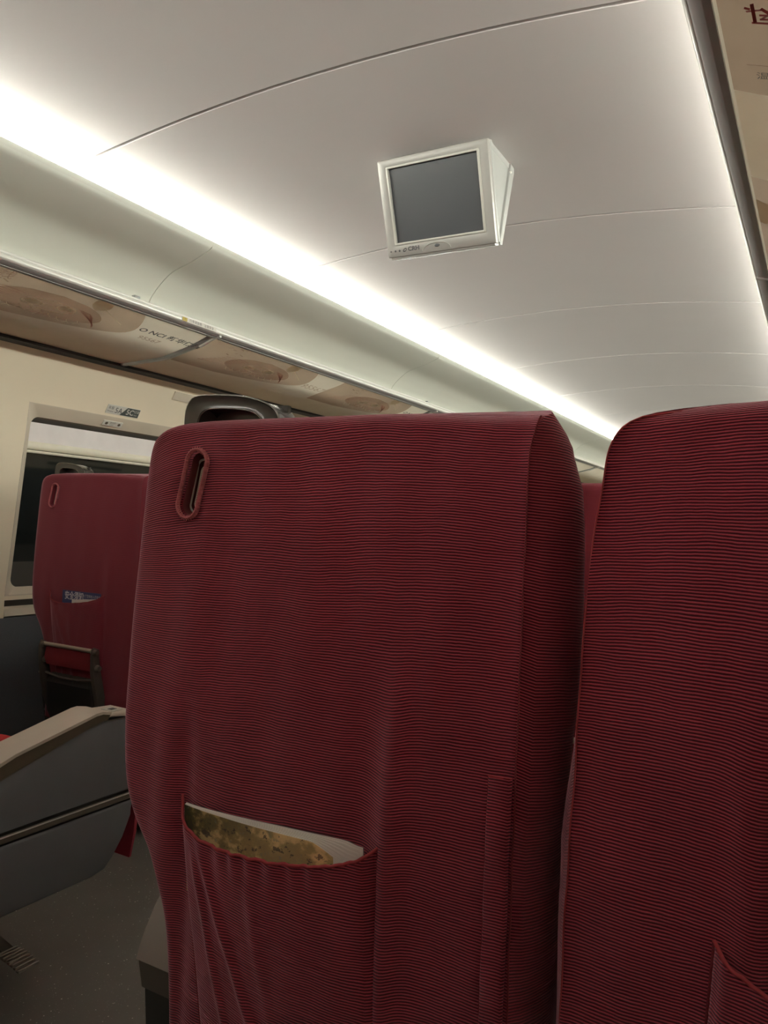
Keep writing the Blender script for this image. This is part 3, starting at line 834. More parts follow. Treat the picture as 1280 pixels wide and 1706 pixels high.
# crest of the maker left of the letters: slanted round mark with a cut, and three small key marks
def fdisc(name, u, v, ru, rv, mat, d=0.0012, par=tv, sk=0.0, n=16):
    P = [F_(u+(ru*cos(2*pi*i/n)+sk*rv*sin(2*pi*i/n))/ux.length, v+rv*sin(2*pi*i/n)/vy.length, d) for i in range(n)]
    return mesh_obj(name, P, [tuple(range(n))], mat, par, False)
fdisc('mark', 0.170, 0.935, 0.006, 0.0055, M['tvink'], sk=-0.5)
fdisc('mark', 0.172, 0.935, 0.0035, 0.002, M['tvcase'], 0.0016, sk=-0.9)
for k, u in enumerate((0.035, 0.078, 0.118)):
    fdisc('key_mark', u, 0.935+0.001*k, 0.0035, 0.0022 if k == 0 else 0.0032, M['tvink'], n=6)
arc = [F_(0.47+0.13*cos(pi*i/14), 0.975-0.072*sin(pi*i/14), 0.0008) for i in range(15)]
tube('sensor_arch', arc, 0.0012, M['tvrim'], tv, 6)
bm = bmesh.new(); bmesh.ops.create_uvsphere(bm, u_segments=16, v_segments=8, radius=1.0)
for v in bm.verts: v.co = F_(0.475, 0.935, 0.0) + ux.normalized()*v.co.x*0.0085 + vy.normalized()*v.co.y*0.0045 + nf*v.co.z*0.002
bm_obj('sensor_button', bm, M['tvink'], tv)

# ------------------------------------------------------------------ seats
OUT = [(0.30, -0.180), (0.38, -0.180), (0.465, -0.182), (0.543, -0.188), (0.602, -0.197), (0.643, -0.212), (0.677, -0.231), (0.717, -0.260),
       (0.761, -0.277), (0.831, -0.284), (0.886, -0.283), (0.973, -0.279), (1.044, -0.273), (1.107, -0.268), (1.162, -0.263),
       (1.197, -0.255), (1.212, -0.236), (1.2195, -0.210), (1.2225, -0.175), (1.224, -0.150)]
DEP = [(0.30, 0.13), (0.70, 0.137), (0.91, 0.132), (1.03, 0.120), (1.094, 0.116), (1.146, 0.111), (1.171, 0.107), (1.19, 0.100), (1.204, 0.086), (1.215, 0.060), (1.224, 0.035)]
BUL = [(0.30, 0.02), (0.70, 0.025), (0.81, 0.027), (0.91, 0.036), (1.03, 0.042), (1.146, 0.037), (1.19, 0.025), (1.215, 0.008), (1.224, 0.004)]
SEAMX = [(0.30, 0.263), (1.18, 0.263), (1.215, 0.270), (1.224, 0.270)]
BUL_F = [(0.30, 0.016), (0.70, 0.020), (0.80, 0.024), (0.87, 0.018), (0.97, 0.010), (1.08, 0.006), (1.224, 0.002)]
SEAMX_F = [(0.30, 0.284), (0.70, 0.284), (0.80, 0.282), (0.88, 0.279), (0.97, 0.277), (1.08, 0.271), (1.151, 0.263), (1.185, 0.258), (1.203, 0.250), (1.214, 0.238), (1.2195, 0.222), (1.2225, 0.195), (1.224, 0.16)]
ZT = 1.224
XR = 0.263
def wrinkle(x, z, amp=1.0):
    d = 0.0
    # long vertical ridge above the pocket's right end, hollow beside it
    f = sstep(1.00, 0.86, z)
    d += -0.0075*gau(x, 0.128+0.05*max(0, z-0.80), 0.016)*f
    d += 0.0060*gau(x, 0.088+0.05*max(0, z-0.80), 0.022)*f
    f2 = sstep(0.93, 0.80, z)
    d += 0.0045*gau(x, -0.158, 0.014)*f2 - 0.003*gau(x, -0.195, 0.02)*f2
    d += 0.0012*sin(x*38+z*5)*sin(z*7+1.0) + 0.0008*sin(x*75-z*9)
    # side seam pull
    d += 0.0012*sin(z*46)*gau(x, 0.263, 0.03)
    return d*amp

def cover_verts(m, nz=150, nb=90, ns=14, nf_=24, zb=0.36, amp=1.0, BUL=BUL, SEAMX=SEAMX):
    V = []; UV = []; F = []
    zs = []
    for i in range(nz+1):
        t = i/nz
        zs.append(zb + (ZT-zb)*(1-(1-t)**1.25) if True else 0)
    zs[-1] = ZT
    k = nb+ns+nf_+ns
    for z in zs:
        xl = sinterp(OUT, z); xr = sinterp(SEAMX, z)
        dp = interp(DEP, z); b = interp(BUL, z)
        r = 0.018
        q = z-(ZT-r)
        yb = (r - sqrt(max(0, r*r-q*q))) if q > 0 else 0.0
        rl = 0.022
        for i in range(nb):                                     # back face, outer edge to inner seam
            u = i/(nb-1)
            u2 = u**1.0
            x = xl + (xr-xl)*u2
            e = x-xl
            y = yb - 0.007*(1-(2*u-1)**4)*sstep(ZT, ZT-0.15, z) - 0.0025*gau(x, xr, 0.006)
            if e < rl: y += (rl - sqrt(max(0, rl*rl-(rl-e)**2)))*0.9
            y += wrinkle(x, z, amp)*sstep(0, 0.02, e)*sstep(ZT, ZT-0.04, z)
            zz_ = z - 0.008*sstep(0.08, 0.27, x)*sstep(ZT-0.10, ZT, z)
            V.append((x, y, zz_)); 
            drop = 0.035*max(0, (-0.13-x)/0.15)**2*sstep(0.95, 1.2, z)
            warp = 0.006*gau(x, 0.120, 0.022)*sstep(1.0, 0.86, z) - 0.004*gau(x, -0.160, 0.02)*sstep(0.93, 0.80, z) + 0.002*sin(x*21+z*13)
            UV.append((x, z+yb+drop+0.004*sin(x*9+z*3)+warp))
        for i in range(1, ns+1):                                # inner side panel
            u = i/(ns+1)
            x = xr + b*sin(pi*u)**0.8 + 0.0008*sin(z*45+u*4)*sin(pi*u)
            y = yb + (dp-yb)*u
            zz_ = z - 0.008*sstep(ZT-0.10, ZT, z)*(1-u)
            V.append((x, y, zz_)); UV.append((xr+dp*u, z+0.012*u))
        for i in range(nf_):                                    # front face
            u = i/(nf_-1)
            x = xr + (xl-xr)*u
            V.append((x, dp+0.012*sin(pi*u)*sstep(ZT, ZT-0.1, z), z)); UV.append((xr+dp+0.5*u, z))
        for i in range(1, ns+1):                                # outer side
            u = i/(ns+1)
            x = xl - 0.002*sin(pi*u)
            y = dp + (yb+rl*0.9-dp)*u
            V.append((x, y, z)); UV.append((xr+0.8+dp*u, z))
    n = len(zs)
    for i in range(n-1):
        for j in range(k):
            F.append((i*k+j, i*k+(j+1) % k, (i+1)*k+(j+1) % k, (i+1)*k+j))
    F.append(tuple(reversed(range(k)))); F.append(tuple((n-1)*k+j for j in range(k)))
    V = [(m*x, y, z) for x, y, z in V]
    return V, F, UV

SLOT_X, SLOT_Z0, SLOT_Z1 = -0.167, 1.103, 1.182        # capsule slot near the outer top corner
def capsule(cx, z0, z1, r, lean, n=10):
    P = []
    for i in range(n+1):
        a = pi*i/n; P.append((cx+lean*0.5+r*cos(a), z1-r+r*sin(a)))
    for i in range(n+1):
        a = pi+pi*i/n; P.append((cx-lean*0.5+r*cos(a), z0+r+r*sin(a)))
    return P

def pocket_top(x, dz=0.0):
    return sinterp([(-0.160, 0.762), (-0.153, 0.748), (-0.140, 0.734), (-0.112, 0.727), (-0.079, 0.725), (-0.009, 0.729), (0.056, 0.738), (0.100, 0.751), (0.117, 0.763)], x)

def pocket_y(u, v, full):
    """u across 0..1, v down from hem (metres)"""
    bel = sin(pi*min(1, max(0, u)))**0.7
    y = -0.0095 - full*min(1, max(0, sin(pi*min(1, max(0, u)))))**0.42*exp(-(v/0.33)**2)*1.0
    # diagonal pull folds running down to the left corner and gathers under the hem
    y += -0.0055*gau(u-0.15-1.35*v, 0.0, 0.026)*sstep(0, 0.05, v) - 0.0045*gau(u-0.10-0.62*v, 0.0, 0.020)*sstep(0, 0.05, v)
    y += -0.0022*gau(u-0.42-0.45*v, 0.0, 0.03)*sstep(0.01, 0.05, v)*sstep(0.25, 0.12, v)
    y += 0.0020*sin(u*64+0.7*sin(u*17))*exp(-(v/0.028)**2)*bel
    y += 0.0010*sin(u*30+v*40)*0.6
    return y

def build_seat(name, cx, cy, m, label, group, lod=1, pdz=0.0, hdz=0.0, pdx=0.0, alt=False, folded=True, fdz=-0.12, full=0.028):
    root = empty(name, (cx, cy, 0.0), label, 'seat', group)
    hi = lod == 1
    cloth = M['cord'] if hi else M['cord_far']
    ft = lambda V: [(m*x, y, z) for x, y, z in V]
    V, F, UV = cover_verts(m, *((150, 110, 12, 20) if hi else (60, 40, 6, 10)), amp=(1.0 if hi else 0.35), BUL=BUL_F if (alt or not hi) else BUL, SEAMX=SEAMX_F if alt else SEAMX)
    SX = SEAMX_F if alt else SEAMX
    cov = mesh_obj('backrest_cover', V, F, cloth, root, True, 60, UV)
    # cut the slot
    P = capsule(SLOT_X, SLOT_Z0, SLOT_Z1, 0.0135, 0.012)
    cut = prism('cutter', [(m*x, z) for x, z in P], -0.03, 0.045, None, root, 'xz')
    md = cov.modifiers.new('b', 'BOOLEAN'); md.operation = 'DIFFERENCE'; md.object = cut; md.solver = 'EXACT'
    bpy.context.view_layer.update()
    dg = bpy.context.evaluated_depsgraph_get()
    me = bpy.data.meshes.new_from_object(cov.evaluated_get(dg))
    cov.modifiers.clear(); cov.data = me; me.name = 'backrest_cover'
    bpy.data.objects.remove(cut)
    if not me.materials or me.materials[0] is None:
        me.materials.clear(); me.materials.append(cloth)
    # lining, grey frame and taupe plate inside the slot
    n = len(P)
    Va = ft([(x, -0.003, z) for x, z in P] + [(x, 0.0385, z) for x, z in P])
    Fa = [(i, (i+1) % n, n+(i+1) % n, n+i) for i in range(n)] + [tuple(n+i for i in range(n))]
    q = capsule(SLOT_X, SLOT_Z0+0.0008, SLOT_Z1-0.0008, 0.0127, 0.012)
    Va = ft([(x, -0.003, z) for x, z in q] + [(x, 0.0385, z) for x, z in q])
    mesh_obj('slot_lining', Va, Fa, M['liner'] if hi else M['cord_far'], root, True, 40)
    P2 = capsule(SLOT_X-0.0045, SLOT_Z0+0.010, SLOT_Z1-0.016, 0.0058, 0.009)
    prism('slot_plate', [(m*x, z) for x, z in P2], 0.012, 0.036, M['slotplate'], root, 'xz', 0.001)
    tube('slot_frame', [(m*x, 0.010, z) for x, z in capsule(SLOT_X-0.005, SLOT_Z0+0.005, SLOT_Z1-0.008, 0.0085, 0.010)], 0.0014, M['slotframe'], root, 8, True)
    P3 = capsule(SLOT_X, SLOT_Z0-0.003, SLOT_Z1+0.003, 0.0168, 0.012, 16)
    # stitched binding round the slot: little whip stitches in the ring's radius
    ringp = [(m*x, -0.0080, z) for x, z in P3]
    ring = tube('slot_binding', ringp, 0.0036, M['ringfab'], root, 8, True, rz=0.0022)
    if hi:
        Vs, Fs = [], []
        pts = []
        for a, b in zip(P3, P3[1:]+P3[:1]):
            L_ = max(1, int(((a[0]-b[0])**2+(a[1]-b[1])**2)**0.5/0.0022))
            for j in range(L_): pts.append((a[0]+(b[0]-a[0])*j/L_, a[1]+(b[1]-a[1])*j/L_))
        cxz = (SLOT_X, (SLOT_Z0+SLOT_Z1)/2)
        for (x, z) in pts:
            czz = max(SLOT_Z0+0.0135, min(SLOT_Z1-0.0135, z))
            d = Vector((x-cxz[0]-0.012*(czz-cxz[1])/0.08, z-czz)); d.normalize()
            vv, ff = tube_data([(m*(x-d.x*0.0034), -0.0095, z-d.y*0.0034), (m*x, -0.0112, z), (m*(x+d.x*0.0034), -0.0085, z+d.y*0.0034)], 0.0006, 4)
            o_ = len(Vs); Vs += vv; Fs += [tuple(i+o_ for i in f) for f in ff]
        so = mesh_obj('slot_stitching', Vs, Fs, M['ringfab'], root, True, 60)
        so['kind'] = 'stuff'
    # pocket
    nu, nv = (70, 80) if hi else (24, 20)
    V = []; UV = []; F = []
    for j in range(nv+1):
        for i in range(nu+1):
            u = i/nu
            xt = -0.160 + 0.277*u; xb = -0.108 + 0.242*u
            zt = pocket_top(xt); zb = 0.47
            w = j/nv
            z = zt+(zb-zt)*w; x = xt + (xb-xt)*((0.76-z)/0.29 if z < 0.76 else 0)
            v = zt-z
            y = pocket_y(u, v, full)
            if u < 0.03: y = y*(u/0.03)*0.9 - 0.0068*(1-u/0.03) 
            if u > 0.97: y = y*((1-u)/0.03)*0.9 - 0.0068*(1-(1-u)/0.03)
            if w > 0.97: y = y*(1-w)/0.03 - 0.0066*(w-0.97)/0.03
            V.append((x+pdx, y, z+pdz)); UV.append((x+0.3, z+0.006*sin(u*3)+0.02*u))
    k = nu+1
    for j in range(nv):
        for i in range(nu): F.append((j*k+i, j*k+i+1, (j+1)*k+i+1, (j+1)*k+i))
    pk = mesh_obj('pocket', ft(V), F, cloth, root, True, None, UV)
    so = pk.modifiers.new('s', 'SOLIDIFY'); so.thickness = 0.0018; so.offset = 0
    hem = [(m*V[i][0], V[i][1]-0.0006, V[i][2]+0.0005*sin(i*1.9)) for i in range(nu+1)]
    tube('pocket_hem', hem, 0.0019 if hi else 0.0016, M['piping'], root, 8)
    for col_ in (0, nu):
        pp = [(m*V[j*k+col_][0], V[j*k+col_][1]-0.0016+0.0004*sin(j*2.1), V[j*k+col_][2]) for j in range(nv+1)]
        tube('pocket_seam', pp, 0.0015, cloth if not hi else M['stitch'], root, 6)
    # hem stitching band on the right edge, zip placket by the inner seam
    if hi and not alt:
        Vp, UVp, Fp = [], [], []
        for j in range(61):
            z = 0.862-(0.862-0.40)*j/60
            for i, xx in enumerate((0.2355, 0.237, 0.249, 0.257, 0.259)):
                yy = -0.0068 if i in (0,) else (-0.0082 if i < 3 else (-0.0100 if i == 3 else -0.0070))
                yy += wrinkle(xx, z, 1)*1.0 + 0.0005*sin(z*90+i) + 0.0035*((xx-0.235)/0.024)**2 - 0.0006
                Vp.append((m*xx, yy, z)); UVp.append((xx, z+0.001))
        for j in range(60):
            for i in range(4): Fp.append((j*5+i, j*5+i+1, (j+1)*5+i+1, (j+1)*5+i))
        zp = mesh_obj('placket', Vp, Fp, cloth, root, True, None, UVp)
        tube('placket_stitch', [(m*0.2355, -0.0066+wrinkle(0.2355, 0.862-0.0077*j)+0.0003*sin(j*2.3), 0.862-0.0077*j) for j in range(61)], 0.0009, M['stitch'], root, 5)
        tube('placket_stitch', [(m*(0.2355+0.0235*j/8), -0.0078+0.003*(j/8)**2, 0.862) for j in range(9)], 0.0009, M['piping'], root, 5)
    # corner seams of the cover
    if hi:
        tube('cover_seam', [(m*(sinterp(SX, z)+0.0004*sin(z*70)), -0.0030+(0.018-sqrt(max(0, 0.018**2-max(0, z-(ZT-0.018))**2))), z-0.008*sstep(ZT-0.10, ZT, z)) for z in [0.40+0.8225*i/160 for i in range(161)]], 0.0009, M['piping'] if alt else M['stitch'], root, 6)
    # front pillow (headrest) seen from the side and from ahead
    bm = bmesh.new(); add_box(bm, -0.20, 0.20, 0.115, 0.150, 0.98, 1.18, 0.015, 3)
    for v in bm.verts: v.co.x *= m
    bm_obj('headrest_pillow', bm, M['cushion'], root)
    # grab handle on the outer top corner: a flat closed loop
    hz = hdz
    outer = [(-0.238, 1.200), (-0.2375, 1.238), (-0.233, 1.252), (-0.224, 1.2605), (-0.205, 1.2625), (-0.17, 1.261), (-0.135, 1.257), (-0.105, 1.249), (-0.088, 1.239), (-0.080, 1.224), (-0.078, 1.205)]
    inner = [(-0.100, 1.205), (-0.106, 1.226), (-0.122, 1.238), (-0.150, 1.243), (-0.19, 1.245), (-0.205, 1.241), (-0.213, 1.230), (-0.215, 1.200)]
    def dense(pts, k=4):
        r = []
        for i in range(len(pts)-1):
            p0 = Vector(pts[max(i-1, 0)]); p1 = Vector(pts[i]); p2 = Vector(pts[i+1]); p3 = Vector(pts[min(i+2, len(pts)-1)])
            for j in range(k):
                t = j/k
                r.append(0.5*((2*p1)+(p2-p0)*t+(2*p0-5*p1+4*p2-p3)*t*t+(3*p1-p0-3*p2+p3)*t**3))
        r.append(Vector(pts[-1])); return r
    od, idn = dense(outer), dense(list(reversed(inner)))
    k = 40
    def resample(P, n):
        L_ = [0]
        for a, b in zip(P, P[1:]): L_.append(L_[-1]+(b-a).length)
        R = []
        for i in range(n):
            s_ = L_[-1]*i/(n-1)
            for q_ in range(len(P)-1):
                if s_ <= L_[q_+1]+1e-9:
                    t = (s_-L_[q_])/max(1e-9, L_[q_+1]-L_[q_]); R.append(P[q_].lerp(P[q_+1], t)); break
        return R
    od, idn = resample(od, k), resample(idn, k)
    V = []; F = []
    ys = [(0.000, 0.0), (-0.004, 0.25), (-0.005, 0.6), (-0.002, 1.0)]
    for o_, i_ in zip(od, idn):
        ring_ = []
        for (dy, t) in ((0.045, 0.06), (0.048, 0.5), (0.046, 0.94), (0.052, 1.0), (0.088, 1.0), (0.092, 0.9), (0.092, 0.1), (0.088, 0.0), (0.052, 0.0)):
            p = o_.lerp(i_, t)
            ring_.append((m*p.x, dy, p.y+hz))
        V += ring_
    kk = 9
    for i in range(k-1):
        for j in range(kk): F.append((i*kk+j, i*kk+(j+1) % kk, (i+1)*kk+(j+1) % kk, (i+1)*kk+j))
    F.append(tuple(range(kk))); F.append(tuple((k-1)*kk+j for j in range(kk)))
    hd = mesh_obj('grab_handle', V, F, M['handle_in'], root, True, 50)
    prism('grip_recess', [(m*a, b+hz) for a, b in [(-0.220, 1.19), (-0.220, 1.25), (-0.09, 1.25), (-0.09, 1.19), (-0.192, 1.19), (-0.1995, 1.236), (-0.207, 1.19)]], 0.078, 0.084, M['handle_in'], hd, 'xz')
    tube('handle_edge', [(m*p.x, 0.048, p.y+hz+0.0006) for p in od], 0.0014, M['chrome'], hd, 8)
    tube('handle_edge', [(m*p.x, 0.047, p.y+hz) for p in idn], 0.0009, M['chrome'], hd, 8)
    # lower back shell, seat cushion, base
    prism('cushion', [(0.145, 0.42), (0.145, 0.475), (0.18, 0.495), (0.40, 0.500), (0.555, 0.522), (0.588, 0.510), (0.602, 0.47), (0.58, 0.42)], m*-0.205, m*0.235, M['cushion'], root, 'yz', 0.012, 3)
    prism('cushion_flap', [(0.592, 0.490), (0.607, 0.480), (0.612, 0.42), (0.606, 0.36), (0.594, 0.305), (0.588, 0.305), (0.598, 0.36), (0.603, 0.42), (0.597, 0.47)], m*-0.246, m*0.225, M['flap'], root, 'yz', 0.001)
    prism('back_shell', [(0.02, 0.30), (0.015, 0.40), (0.12, 0.42), (0.13, 0.30)], m*-0.175, m*0.235, M['black'], root, 'yz', 0.01)
    prism('pedestal', [(0.12, 0.0), (0.14, 0.34), (0.12, 0.42), (0.50, 0.42), (0.46, 0.36), (0.34, 0.30), (0.32, 0.0)], m*-0.03, m*0.20, M['black'], root, 'yz', 0.01)
    # outer console with armrest: panels between trims, taupe cap with a rounded rear end
    xo, xi = -0.272-0.026*0, -0.215
    x0, x1 = -0.298, -0.2155
    up_panel = [(0.13, 0.487), (0.14, 0.488), (0.55, 0.487), (0.553, 0.60), (0.548, 0.640), (0.535, 0.652), (0.45, 0.655), (0.40, 0.644), (0.24, 0.598), (0.16, 0.572), (0.11, 0.535)]
    lo_panel = [(0.09, 0.345), (0.12, 0.326), (0.44, 0.324), (0.475, 0.330), (0.497, 0.350), (0.523, 0.385), (0.540, 0.430), (0.548, 0.462), (0.10, 0.462), (0.085, 0.455)]
    prism('console_panel', up_panel, m*(x0+0.004), m*(x1-0.002), M['console'], root, 'yz', 0.005, 3)
    prism('console_panel', lo_panel, m*(x0+0.004), m*(x1-0.002), M['console'], root, 'yz', 0.006, 3)
    prism('console_trim', [(0.08, 0.459), (0.549, 0.459), (0.549, 0.467), (0.08, 0.467)], m*(x0+0.008), m*(x1-0.004), M['black'], root, 'yz', 0)
    prism('console_trim', [(0.08, 0.467), (0.551, 0.467), (0.552, 0.481), (0.08, 0.481)], m*(x0+0.001), m*(x1-0.001), M['trimgold'], root, 'yz', 0.004, 3)
    prism('console_trim', [(0.08, 0.481), (0.551, 0.481), (0.551, 0.489), (0.08, 0.489)], m*(x0+0.008), m*(x1-0.004), M['black'], root, 'yz', 0)
    topc = [(0.470, 0.672), (0.445, 0.677), (0.43, 0.676), (0.24, 0.634), (0.165, 0.607)]
    mid_ = [(0.468, 0.666), (0.447, 0.671), (0.43, 0.670), (0.242, 0.628), (0.170, 0.602)]
    low_ = [(0.462, 0.656), (0.45, 0.656), (0.42, 0.650), (0.245, 0.601), (0.178, 0.579)]
    rear = [(0.165, 0.607), (0.140, 0.594), (0.115, 0.573), (0.094, 0.548), (0.078, 0.522), (0.069, 0.503), (0.064, 0.488)]
    rin = [(0.190, 0.580), (0.165, 0.565), (0.145, 0.545), (0.125, 0.525), (0.110, 0.510), (0.100, 0.498), (0.095, 0.487)]
    ribbon_prism('armrest_cap', topc, mid_, m*x0, m*x1, M['cap'], root)
    ribbon_prism('armrest_band', mid_, low_, m*(x0+0.0022), m*(x1-0.001), M['capdark'], root)
    ribbon_prism('armrest_cap_rear', rear, rin, m*x0, m*x1, M['cap_shade'], root)
    tube('panel_edge', [(m*(x0+0.0035), a_, b_) for a_, b_ in [(0.553, 0.60), (0.549, 0.638), (0.536, 0.651), (0.45, 0.6545), (0.40, 0.6435), (0.24, 0.5975), (0.16, 0.5715), (0.11, 0.535)]], 0.0015, M['trimgold'], root, 6)
    tube('panel_edge', [(m*(x0+0.0012), 0.085, 0.480), (m*(x0+0.0012), 0.551, 0.480)], 0.0016, M['alu'], root, 6)  # bright tube stands in for the highlight along the trim's top edge
    endp = [(0.462, 0.660), (0.472, 0.668), (0.535, 0.664), (0.556, 0.650), (0.560, 0.630), (0.552, 0.630), (0.545, 0.650), (0.53, 0.656)]
    ecap = prism('armrest_end_cap', endp, m*(x0+0.002), m*x1, M['cap'], root, 'yz', 0.004, 3)
    box('end_sticker', m*(x0+0.014), m*(x0+0.050), 0.483, 0.512, 0.6678, 0.6692, M['white'], ecap, 0.0005)
    box('sticker_mark', m*(x0+0.024), m*(x0+0.038), 0.490, 0.505, 0.6690, 0.6697, M['labelgrey'], ecap)
    prism('recline_housing', [(0.074, 0.446), (0.066, 0.486), (0.12, 0.486), (0.13, 0.446)], m*(x0+0.001), m*(x1+0.03), M['consoledark'], root, 'yz', 0.003)
    prism('recline_housing', [(0.076, 0.444), (0.12, 0.444), (0.13, 0.33), (0.12, 0.28), (0.098, 0.30), (0.084, 0.39)], m*(x0+0.004), m*(x1+0.03), M['black'], root, 'yz', 0.005)
    # centre arm (inner side), slimmer
    prism('inner_armrest', [(0.16, 0.58), (0.16, 0.625), (0.50, 0.655), (0.54, 0.648), (0.545, 0.62), (0.50, 0.60)], m*0.250, m*0.288, M['cap'], root, 'yz', 0.006, 3)
    prism('inner_arm_support', [(0.14, 0.40), (0.16, 0.60), (0.26, 0.60), (0.24, 0.40)], m*0.255, m*0.283, M['black'], root, 'yz', 0.004)
    # folding footrest behind the seat
    fz = fdz
    if folded:
        y_ = -0.055
        tube('footrest_bar', [(m*-0.118, y_, 0.600+fz), (m*0.125, y_, 0.600+fz)], 0.0075, M['footbar'], root, 10)
        prism('footrest_pad', [(y_+0.012, 0.596+fz), (y_+0.002, 0.590+fz), (y_-0.004, 0.555+fz), (y_+0.006, 0.530+fz), (y_+0.030, 0.525+fz), (y_+0.034, 0.585+fz)], m*-0.112, m*0.115, M['pad'], root, 'yz', 0.006, 3)
        for sx in (-0.128, 0.135):
            ar = prism('footrest_arm', [(y_-0.010, 0.590+fz), (y_, 0.612+fz), (y_+0.014, 0.606+fz), (y_+0.020, 0.55+fz), (y_+0.050, 0.46), (y_+0.085, 0.36), (y_+0.060, 0.34), (y_+0.020, 0.44), (y_-0.006, 0.53+fz)], m*(sx-0.008), m*(sx+0.008), M['consoledark'], root, 'yz', 0.003)
            bm = bmesh.new()
            bmesh.ops.create_cone(bm, cap_ends=True, segments=14, radius1=0.010, radius2=0.008, depth=0.012, matrix=Matrix.Translation((m*(sx+0.012), y_-0.002, 0.598+fz)) @ Matrix.Rotation(pi/2, 4, 'Y'))
            bmesh.ops.create_cone(bm, cap_ends=True, segments=14, radius1=0.011, radius2=0.009, depth=0.014, matrix=Matrix.Translation((m*(sx+0.014), y_+0.008, 0.545+fz)) @ Matrix.Rotation(pi/2, 4, 'Y'))
            bm_obj('pivot', bm, M['trimgold'], ar)
        prism('lower_shell', [(y_+0.03, 0.50+fz), (y_+0.01, 0.47+fz), (y_+0.015, 0.40), (y_+0.05, 0.33), (y_+0.12, 0.30), (y_+0.12, 0.42)], m*-0.115, m*0.122, M['black'], root, 'yz', 0.012, 3)
        tube('shell_rim', [(m*(-0.115+0.237*i/10), y_+0.012-0.006*sin(pi*i/10), 0.500+fz-0.008*sin(pi*i/10)) for i in range(11)], 0.004, M['consoledark'], root, 8)
    return root

def copy_tree(o, parent=None):
    c = o.copy(); C.objects.link(c)
    if parent is not None: c.parent = parent
    for ch in [x for x in list(o.children)]: copy_tree(ch, c)
    return c

GRP = 'red corduroy train seats in facing-forward rows'
NY = 0.728
d6 = build_seat('train_seat', 0.56, NY, 1, 'largest red corduroy train seat in the middle, magazine in its back pocket', GRP, 1)
f6 = build_seat('train_seat', 1.158, NY, -1, 'red corduroy seat back nearest the right rack, empty sagging pocket low on it', GRP, 1, pdx=0.038, alt=True)
a5 = build_seat('train_seat', -1.15, 1.84, 1, 'dark red seat by the window under the 5A sign, blue safety card in pocket', GRP, 2, pdz=0.045, fdz=0.028, full=0.022)
a5.location.z = 0.018
c_proto = build_seat('train_seat', -0.56, NY, -1, 'red train seat across the aisle whose taupe grey armrest console shows', GRP, 2, full=0.010)
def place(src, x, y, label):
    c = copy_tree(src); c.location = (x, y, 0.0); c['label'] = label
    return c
place(a5, 0.56, 1.842, 'red seat seen in the narrow gap between the two nearest seat backs')
place(c_proto, 1.15, 1.842, 'red seat in the row ahead, hidden behind the seat back under the right rack')
place(c_proto, -0.56, 1.842, 'red aisle seat ahead, beside the window seat under the 5A sign')
place(a5, -1.15, NY, 'bright red cushioned window seat behind the grey armrest console at the left edge')

place(c_proto, 1.15, NY-1.12, 'seat behind the viewpoint by the window, out of the picture')  # unseen row behind, added to block light on the lower seat backs
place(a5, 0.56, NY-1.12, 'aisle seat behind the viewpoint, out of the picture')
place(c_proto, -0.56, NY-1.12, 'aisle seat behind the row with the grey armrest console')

# ribbed metal pedal beside the pedestal of the seat across the aisle
pd = empty('pedal_plate', (0, 0, 0))
pd.parent = c_proto
pd.location = (0.058, 0.442, 0.078)
bm = bmesh.new()
for i in range(8):
    a = i/7.0
    y = 0.038-0.072*a*1.0; x = 0.0+0.006*a
    z = 0.006-0.014*a*a
    add_box(bm, -0.026+x, 0.026+x, y-0.0045, y+0.0045, z-0.003, z+0.002, 0.0012, 1)
    add_box(bm, -0.026+x, 0.026+x, y-0.0062, y-0.0040, z-0.002, z+0.0052, 0.0008, 1)
for v in bm.verts: v.co = Matrix.Rotation(radians(88), 3, 'Z') @ v.co
o = bm_obj('pedal_tread', bm, M['pedal'], pd)
o = prism('pedal_arm', [(-0.14, 0.012), (-0.036, -0.004), (-0.036, 0.024), (-0.14, 0.044)], -0.006, 0.004, M['trimgold'], pd, 'xy', 0.001)

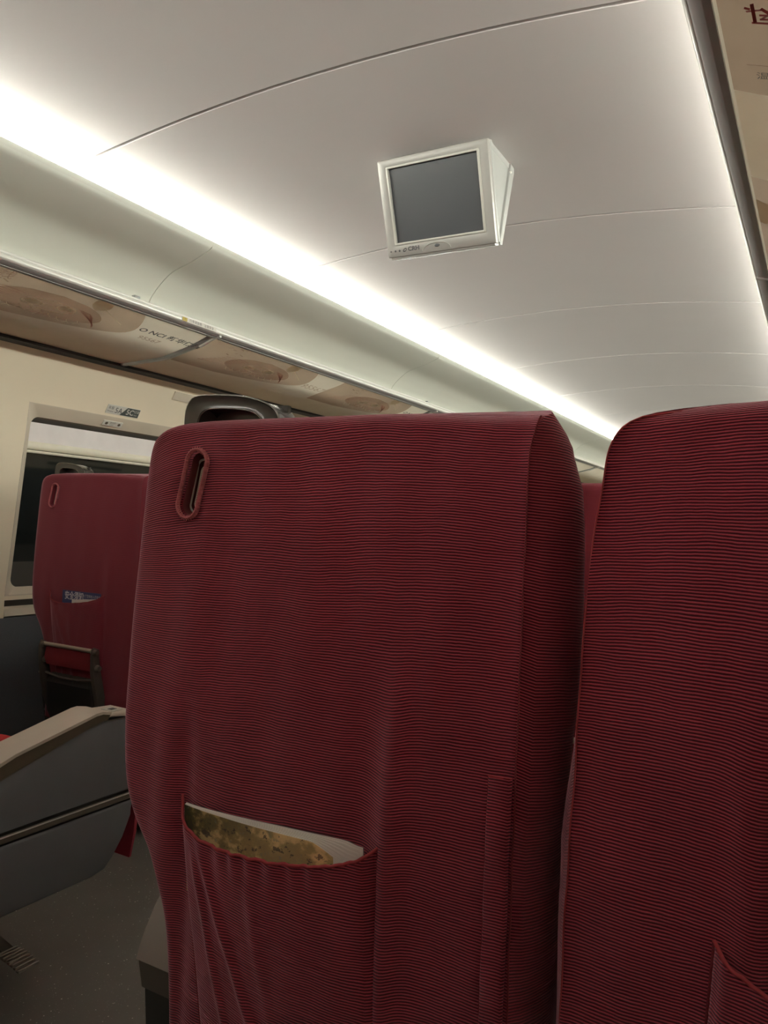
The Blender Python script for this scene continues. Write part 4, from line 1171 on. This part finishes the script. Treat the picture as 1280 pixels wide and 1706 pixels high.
# ------------------------------------------------------------------ magazine in the middle seat's pocket
mg = empty('magazine', (0.56, NY-0.003, 0.758), 'curled magazine with tan and dark green cover in the middle seat pocket', 'magazine')
def arcxy(u, back):
    """plan curve of a sheet: x across, y depth; back 0 front cover .. 1 back cover"""
    x = -0.143 + (0.232+0.014*back)*u
    y = -0.0165 - 0.0100*sin(pi*min(1, u*0.9+0.02))**0.7 - 0.0035*u + (0.0005+0.0105*(0.25+0.75*sstep(0, 0.7, u)))*back
    y += (1-back)*0.008*sstep(0.80, 1.0, u)
    return x, y
def sheet(name, back, ztop, zbot, mat, parent, th=0.0006, n=40):
    V = []; F = []
    for i in range(n+1):
        u = i/n
        x, y = arcxy(u, back)
        zt = ztop(u)
        sh = -zbot*0.10
        V += [(x, y-th/2, zt), (x, y+th/2, zt), (x+sh, y+th/2, zbot), (x+sh, y-th/2, zbot)]
    for i in range(n):
        for j in range(4): F.append((i*4+j, i*4+(j+1) % 4, (i+1)*4+(j+1) % 4, (i+1)*4+j))
    F.append((0, 1, 2, 3)); F.append(tuple(4*n+q for q in (3, 2, 1, 0)))
    return mesh_obj(name, V, F, mat, parent, True, 40)
zt_f = lambda u: -0.0005 + 0.004*u - 0.020*sstep(0.80, 1.0, u)
zt_b = lambda u: 0.001 + 0.008*u - 0.004*sstep(0.9, 1.0, u)
sheet('front_cover', 0.0, zt_f, -0.10, M['art'], mg, 0.0008)
sheet('back_cover', 1.0, zt_b, -0.10, M['paper'], mg, 0.0008)
sheet('cover_edge', 1.045, lambda u: zt_b(u)+0.0006, -0.10, M['ink'], mg, 0.0004)
for b in range(1, 12):
    bb = b/12
    sheet('page', bb*0.96, (lambda bb: (lambda u: (1-bb)*zt_f(u)+bb*zt_b(u)-0.0006+0.0006*sin(bb*40)))(bb), -0.098, M['paper'], mg, 0.00095, 24)

# safety card in the window seat's pocket
cd = empty('safety_card', (-1.160, 1.84, 0.810), 'dark blue safety card with white lettering in the window seat pocket', 'card')
bm = bmesh.new(); add_box(bm, -0.075, 0.118, -0.0155, -0.0140, -0.12, 0.022, 0.0004, 1)
cf = bm_obj('card_face', bm, M['blue'], cd)
box('card_back', -0.070, 0.113, -0.0138, -0.0115, -0.12, 0.0195, M['cardwhite'], cd)
text('lettering', '安全须知', 0.030, (-0.062, -0.0162, 0.003), (1, 0, 0), (0, 0, 1), M['cardwhite'], cd, 0.80, bold=0.0008)
text('lettering', '为了您和他人的安全', 0.0115, (0.030, -0.0162, 0.008), (1, 0, 0), (0, 0, 1), M['cardwhite'], cd, 0.85)
text('lettering', '请仔细阅读', 0.007, (0.030, -0.0162, -0.004), (1, 0, 0), (0, 0, 1), M['cardwhite'], cd, 0.9)
bk = empty('booklet', (-1.160, 1.84, 0.797), 'white edged booklet tucked in front of the blue safety card', 'booklet')
bm = bmesh.new(); add_box(bm, -0.02, 0.116, -0.0200, -0.0170, -0.11, 0.017, 0.0006, 1)
for v in bm.verts:
    if v.co.z > 0: v.co.z -= 0.012*(0.116-v.co.x)/0.136
bm_obj('booklet_body', bm, M['paper'], bk)
